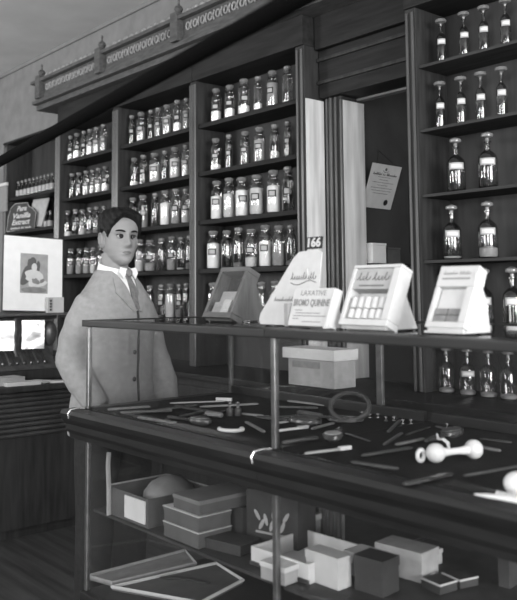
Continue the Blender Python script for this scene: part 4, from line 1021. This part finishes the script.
# eyes, brows
for s in (-1, 1):
    e = B(); e.ball(HEADROT @ Vector((s*.031, -.0675, .1175)), .0122, 16); eo = e.obj('eye', mat('eye white', .24, .3, .5, .02), man, True)
    e = B(); e.ball(HEADROT @ Vector((s*.031+.0012, -.0782, .1172)), .0064, 12, (1, .5, 1)); io = e.obj('iris', mat('iris', .02, .2, .5), eo, True)
    e = B(); pts = []
    for k in range(7):
        x = s*(.013+.036*k/6); z = .1345+.0055*math.sin(PI*k/6*.8)-.001*k/6
        w_ = math.asin(max(-1, min(1, math.copysign((abs(x)/.0705)**(1/.86), x))))
        pts.append(HEADROT @ (head_point(w_, z)+Vector((0, -.0012, 0))))
    e.tube(pts, [.0024, .0042, .0048, .0046, .0042, .0036, .002], 8, .9); e.obj('eyebrow', HAIR, man, True)
    # upper lid line
    e = B(); e.tube([HEADROT @ Vector((s*.031+.0135*math.cos(q), -.0770+.0042*abs(math.cos(q))**2, .1178+.0062*math.sin(q))) for q in [PI*.02+PI*.96*k/8 for k in range(9)]], .0021, 6); e.obj('eyelash', HAIR, eo, True)
e = B(); e.tube([HEADROT @ (head_point(math.asin(math.copysign((abs(x)/.060)**(1/.86), x)), .0485-.0016*(1-(x/.02)**2)*0)+Vector((0, .0004, -.0004*abs(x)/.02))) for x in [-.021+.042*k/10+1e-5 for k in range(11)]], [.0008]+[.0018]*9+[.0008], 6); e.bm.verts.ensure_lookup_table(); bmesh.ops.translate(e.bm, vec=HEADROT.to_3x3() @ Vector((0, -.0016, 0)), verts=list(e.bm.verts)); e.obj('mouth_line', INKG, man, True)
# hair: a shell over the skull, parted, with waves
hb_ = B(); hr = []
NZh, NAh = 48, 96
for k in range(NZh+1):
    z = .045+.186*k/NZh; ring = []
    for j in range(NAh):
        a = 2*PI*j/NAh; aa = a if a <= PI else a-2*PI    # -pi..pi, 0 = front; his left is +x
        fa = abs(aa)
        # hairline height round the head
        if fa < .75: hl = .183+.010*math.cos(aa*3+.6) - .018*(fa/.75)**3 - (.010 if aa < -.2 else 0)*min(1, (-aa-.2)/.3)
        elif fa < 1.25: hl = .160-(fa-.75)/.5*.055
        elif fa < 1.85: hl = .108+.028*math.sin((fa-1.25)/.6*PI)
        else: hl = .105-(fa-1.85)/1.29*.058
        m_ = (z-hl)/.012; m_ = max(0, min(1, m_))
        thick = .010+.010*max(0, min(1, (z-.15)/.06))
        if fa < 1.2: thick += .010*max(0, min(1, (z-.175)/.03))*(1.1 if aa < .35 else .6)
        wave = .0035*math.sin(14*aa+z*120)+.004*noise.noise((aa*3, z*45, 1.3))
        off = -.006+m_*(thick+.006+wave)
        ring.append(HEADROT @ head_point(a, min(z, .229), off, False) + Vector((0, 0, m_*.012*max(0, (z-.17)/.06))))
    hr.append(ring)
hb_.loft(hr); ho = hb_.obj('hair', HAIR, man, True)
# coat
co = B()
# torso
co.loft([ell(0, .01, .79, .200, .150, 36), ell(0, .01, .90, .195, .145, 36), ell(0, .005, 1.03, .180, .135, 36), ell(0, .0, 1.16, .180, .135, 36), ell(0, -.003, 1.28, .190, .135, 36), ell(0, .002, 1.325, .195, .122, 36),
         ell(0, .006, 1.385, .145, .108, 36), ell(0, .010, 1.432, .100, .088, 36), ell(0, .014, 1.472, .075, .068, 36)])
for s in (-1, 1):
    P = [Vector(q) for q in SHL[s]]
    pts = [P[0]+Vector((-s*.050, 0, .012)), P[0]+Vector((s*.0, 0, -.012)), P[1], (P[1]+P[2])/2+Vector((s*.006, .008, 0)), P[2]+Vector((s*.012, .012, 0)), P[3]+Vector((s*.004, 0, 0)), (P[3]+P[4])/2, P[4]-(P[4]-P[3])*.02]
    co.tube(pts, [.045, .050, .060, .064, .064, .060, .054, .048], 20)
cobj = co.obj('coat', COATM, None, True)
remesh(cobj, .0065, 22, .5)
# cloth wrinkles
for v in cobj.data.vertices:
    n_ = v.normal
    w_ = .0045*noise.noise((v.co.x*9, v.co.y*9, v.co.z*16))+.003*noise.noise((v.co.x*22, v.co.y*22, v.co.z*30+4))
    v.co += n_*w_
cobj.parent = man
bmt = bmesh.new(); bmt.from_mesh(cobj.data); bvh = BVHTree.FromBMesh(bmt); bmt.free()
def front(x, z):
    h_ = bvh.ray_cast(Vector((x, -1, z)), Vector((0, 1, 0)))
    return h_[0].y if h_[0] else -.07
def patch(name, rowsp, off, th, m, parent):
    """rows of (x,z) points laid on the coat front, solid of thickness th"""
    n = B(); g = [[n.bm.verts.new((x, front(x, z)-off, z)) for x, z in r] for r in rowsp]
    for i in range(len(g)-1):
        for j in range(len(g[0])-1): n.bm.faces.new((g[i][j], g[i][j+1], g[i+1][j+1], g[i+1][j]))
    bmesh.ops.recalc_face_normals(n.bm, faces=list(n.bm.faces))
    bmesh.ops.solidify(n.bm, geom=list(n.bm.faces), thickness=th)
    return n.obj(name, m, parent, True)
def strip(l, r, n=12, k=5):
    out = []
    for i in range(n+1):
        u = i/n*(len(l)-1); a_ = min(int(u), len(l)-2); f_ = u-a_
        L_ = [l[a_][q]+(l[a_+1][q]-l[a_][q])*f_ for q in (0, 1)]; R__ = [r[a_][q]+(r[a_+1][q]-r[a_][q])*f_ for q in (0, 1)]
        out.append([(L_[0]+(R__[0]-L_[0])*j/k, L_[1]+(R__[1]-L_[1])*j/k) for j in range(k+1)])
    return out
patch('shirt_front', strip([(-.045, 1.46), (-.029, 1.41), (-.004, 1.315)], [(.045, 1.46), (.029, 1.41), (.004, 1.315)]), .005, .004, SHIRT, man)
for s in (-1, 1):
    patch('lapel', strip([(s*.052, 1.452), (s*.034, 1.41), (s*.004, 1.30)], [(s*.068, 1.440), (s*.088, 1.375), (s*.022, 1.295)], 14), .011, .008, COATM, cobj)
patch('crease_shade', strip([(-.004, 1.30), (.0, 1.10), (.004, .86)], [(.006, 1.30), (.010, 1.10), (.014, .86)], 20, 2), .006, .004, mat('coat seam shadow cloth', .06, .9, .1), cobj)  # dark strip stands in for the shadow line of the coat opening
for z in (1.24, 1.13, 1.02):
    y = front(-.012, z); B().ball((-.014, y-.004, z), .010, 12, (1, .4, 1)).obj('button', EBON, cobj, True)
patch('breast_pocket', strip([(.075, 1.27), (.075, 1.262)], [(.145, 1.278), (.145, 1.27)], 2, 6), .006, .003, COATM, cobj)
# shirt collar: a band round the neck with two points
rg = []
for k in range(25):
    a = 2*PI*k/24; a_ = a
    cx_, cy_ = .0645*math.sin(a), .004-.067*math.cos(a)
    lift = .030*(1-math.cos(a))/2
    rg.append(((cx_, cy_, 1.43+lift), (cx_*.93, cy_*.93+.000, 1.468+lift*1.3), (cx_*1.04, cy_*1.04, 1.470+lift*1.3), (cx_*1.16, cy_*1.16, 1.432+lift)))
cb = B(); vs = [[cb.bm.verts.new(p) for p in r] for r in rg[:-1]]
for i in range(24):
    for j in range(4): cb.bm.faces.new((vs[i][j], vs[(i+1) % 24][j], vs[(i+1) % 24][(j+1) % 4], vs[i][(j+1) % 4]))
for s in (-1, 1):
    cb.prism([(s*.006, .034), (s*.044, .040), (s*.052, .016), (s*.032, -.010)], .004, T(0, -.085, 1.44) @ RX(PI/2-.25) @ T(0, 0, 0))
cb.obj('shirt_collar', SHIRT, man, True)
# tie
tk = patch('necktie', strip([(-.014, 1.452), (-.012, 1.43), (-.019, 1.38), (-.012, 1.305)], [(.014, 1.452), (.012, 1.43), (.019, 1.38), (.010, 1.305)], 14, 4), .013, .006, TIEM, man)
kb = B(); kb.ball((0, front(0, 1.452)-.022, 1.456), .018, 14, (1, .7, 1)); kb.obj('tie_knot', TIEM, tk, True)
# trousers and shoes
tr_ = B()
tr_.loft([ell(0, 0, .80, .170, .125, 28), ell(0, 0, .90, .172, .125, 28), ell(0, 0, .97, .165, .118, 28)])
for s in (-1, 1): tr_.tube([(s*.085, 0, .86), (s*.095, -.003, .70), (s*.10, 0, .48), (s*.10, .012, .28), (s*.102, .015, .065)], [.098, .095, .080, .074, .070], 20)
to = tr_.obj('trousers', TROU, None, True); remesh(to, .009, 4); to.parent = man
for s in (-1, 1):
    sh = B(); sh.loft([[(s*.105+ww*math.cos(q), yy, max(.0, hh*.5+hh*.52*math.sin(q))) for q in [2*PI*k/18 for k in range(18)]] for yy, ww, hh in ((.092, .018, .06), (.08, .036, .085), (.03, .040, .105), (-.05, .044, .085), (-.12, .048, .062), (-.165, .034, .05), (-.182, .015, .03))])
    sh.obj('shoe', LEATH, man, True)

# ------------------------------------------------------------------ light
w = bpy.data.worlds.new('world'); scene.world = w; w.use_nodes = True
w.node_tree.nodes['Background'].inputs[0].default_value = (1, 1, 1, 1); w.node_tree.nodes['Background'].inputs[1].default_value = 4.0
def area(name, loc, target, sx, sy, power):
    l = bpy.data.lights.new(name, 'AREA'); l.shape = 'RECTANGLE'; l.size = sx; l.size_y = sy; l.energy = power
    o = bpy.data.objects.new(name, l); COL.objects.link(o); o.location = loc
    o.rotation_euler = (Vector(target)-Vector(loc)).to_track_quat('-Z', 'Y').to_euler(); return o
area('shop_window_daylight', (4.6, .3, 1.9), (-3, 2.2, 1.7), 3.2, 2.4, 420)
area('added_shelf_fill', (.9, -2.5, 2.1), (-3.2, 2.6, 1.7), 2.6, 1.8, 140)  # added lamp that fills the shelf fronts, no window known here
area('added_register_fill', (-3.0, -2.5, 2.0), (-3.9, 2.6, 1.5), 1.8, 1.6, 120)  # added lamp to brighten the register, the clerk and the shelves
area('added_front_fill', (1.2, -2.3, 1.7), (-2.6, 2.2, 1.4), 1.2, 2.0, 40)  # added fill lamp from the front, not a known door
area('added_passage_fill', (.10, 3.9, 2.2), (-2.8, 3.4, 1.9), 1.0, 1.2, 26)  # added lamp, unseen, to brighten the certificate and passage wall
area('far_window_daylight', (-6.6, -2.0, 1.9), (-7.3, .9, 3.3), 1.6, 1.2, 190)
vs_ = scene.view_settings; scene.display_settings.display_device = 'sRGB'
vs_.view_transform = 'Standard'; vs_.look = 'None'; vs_.gamma = 1.0; vs_.use_curve_mapping = False; vs_.exposure = 0.0
scene.cycles.transparent_max_bounces = 24; scene.cycles.max_bounces = 6; scene.cycles.sample_clamp_indirect = 4.0
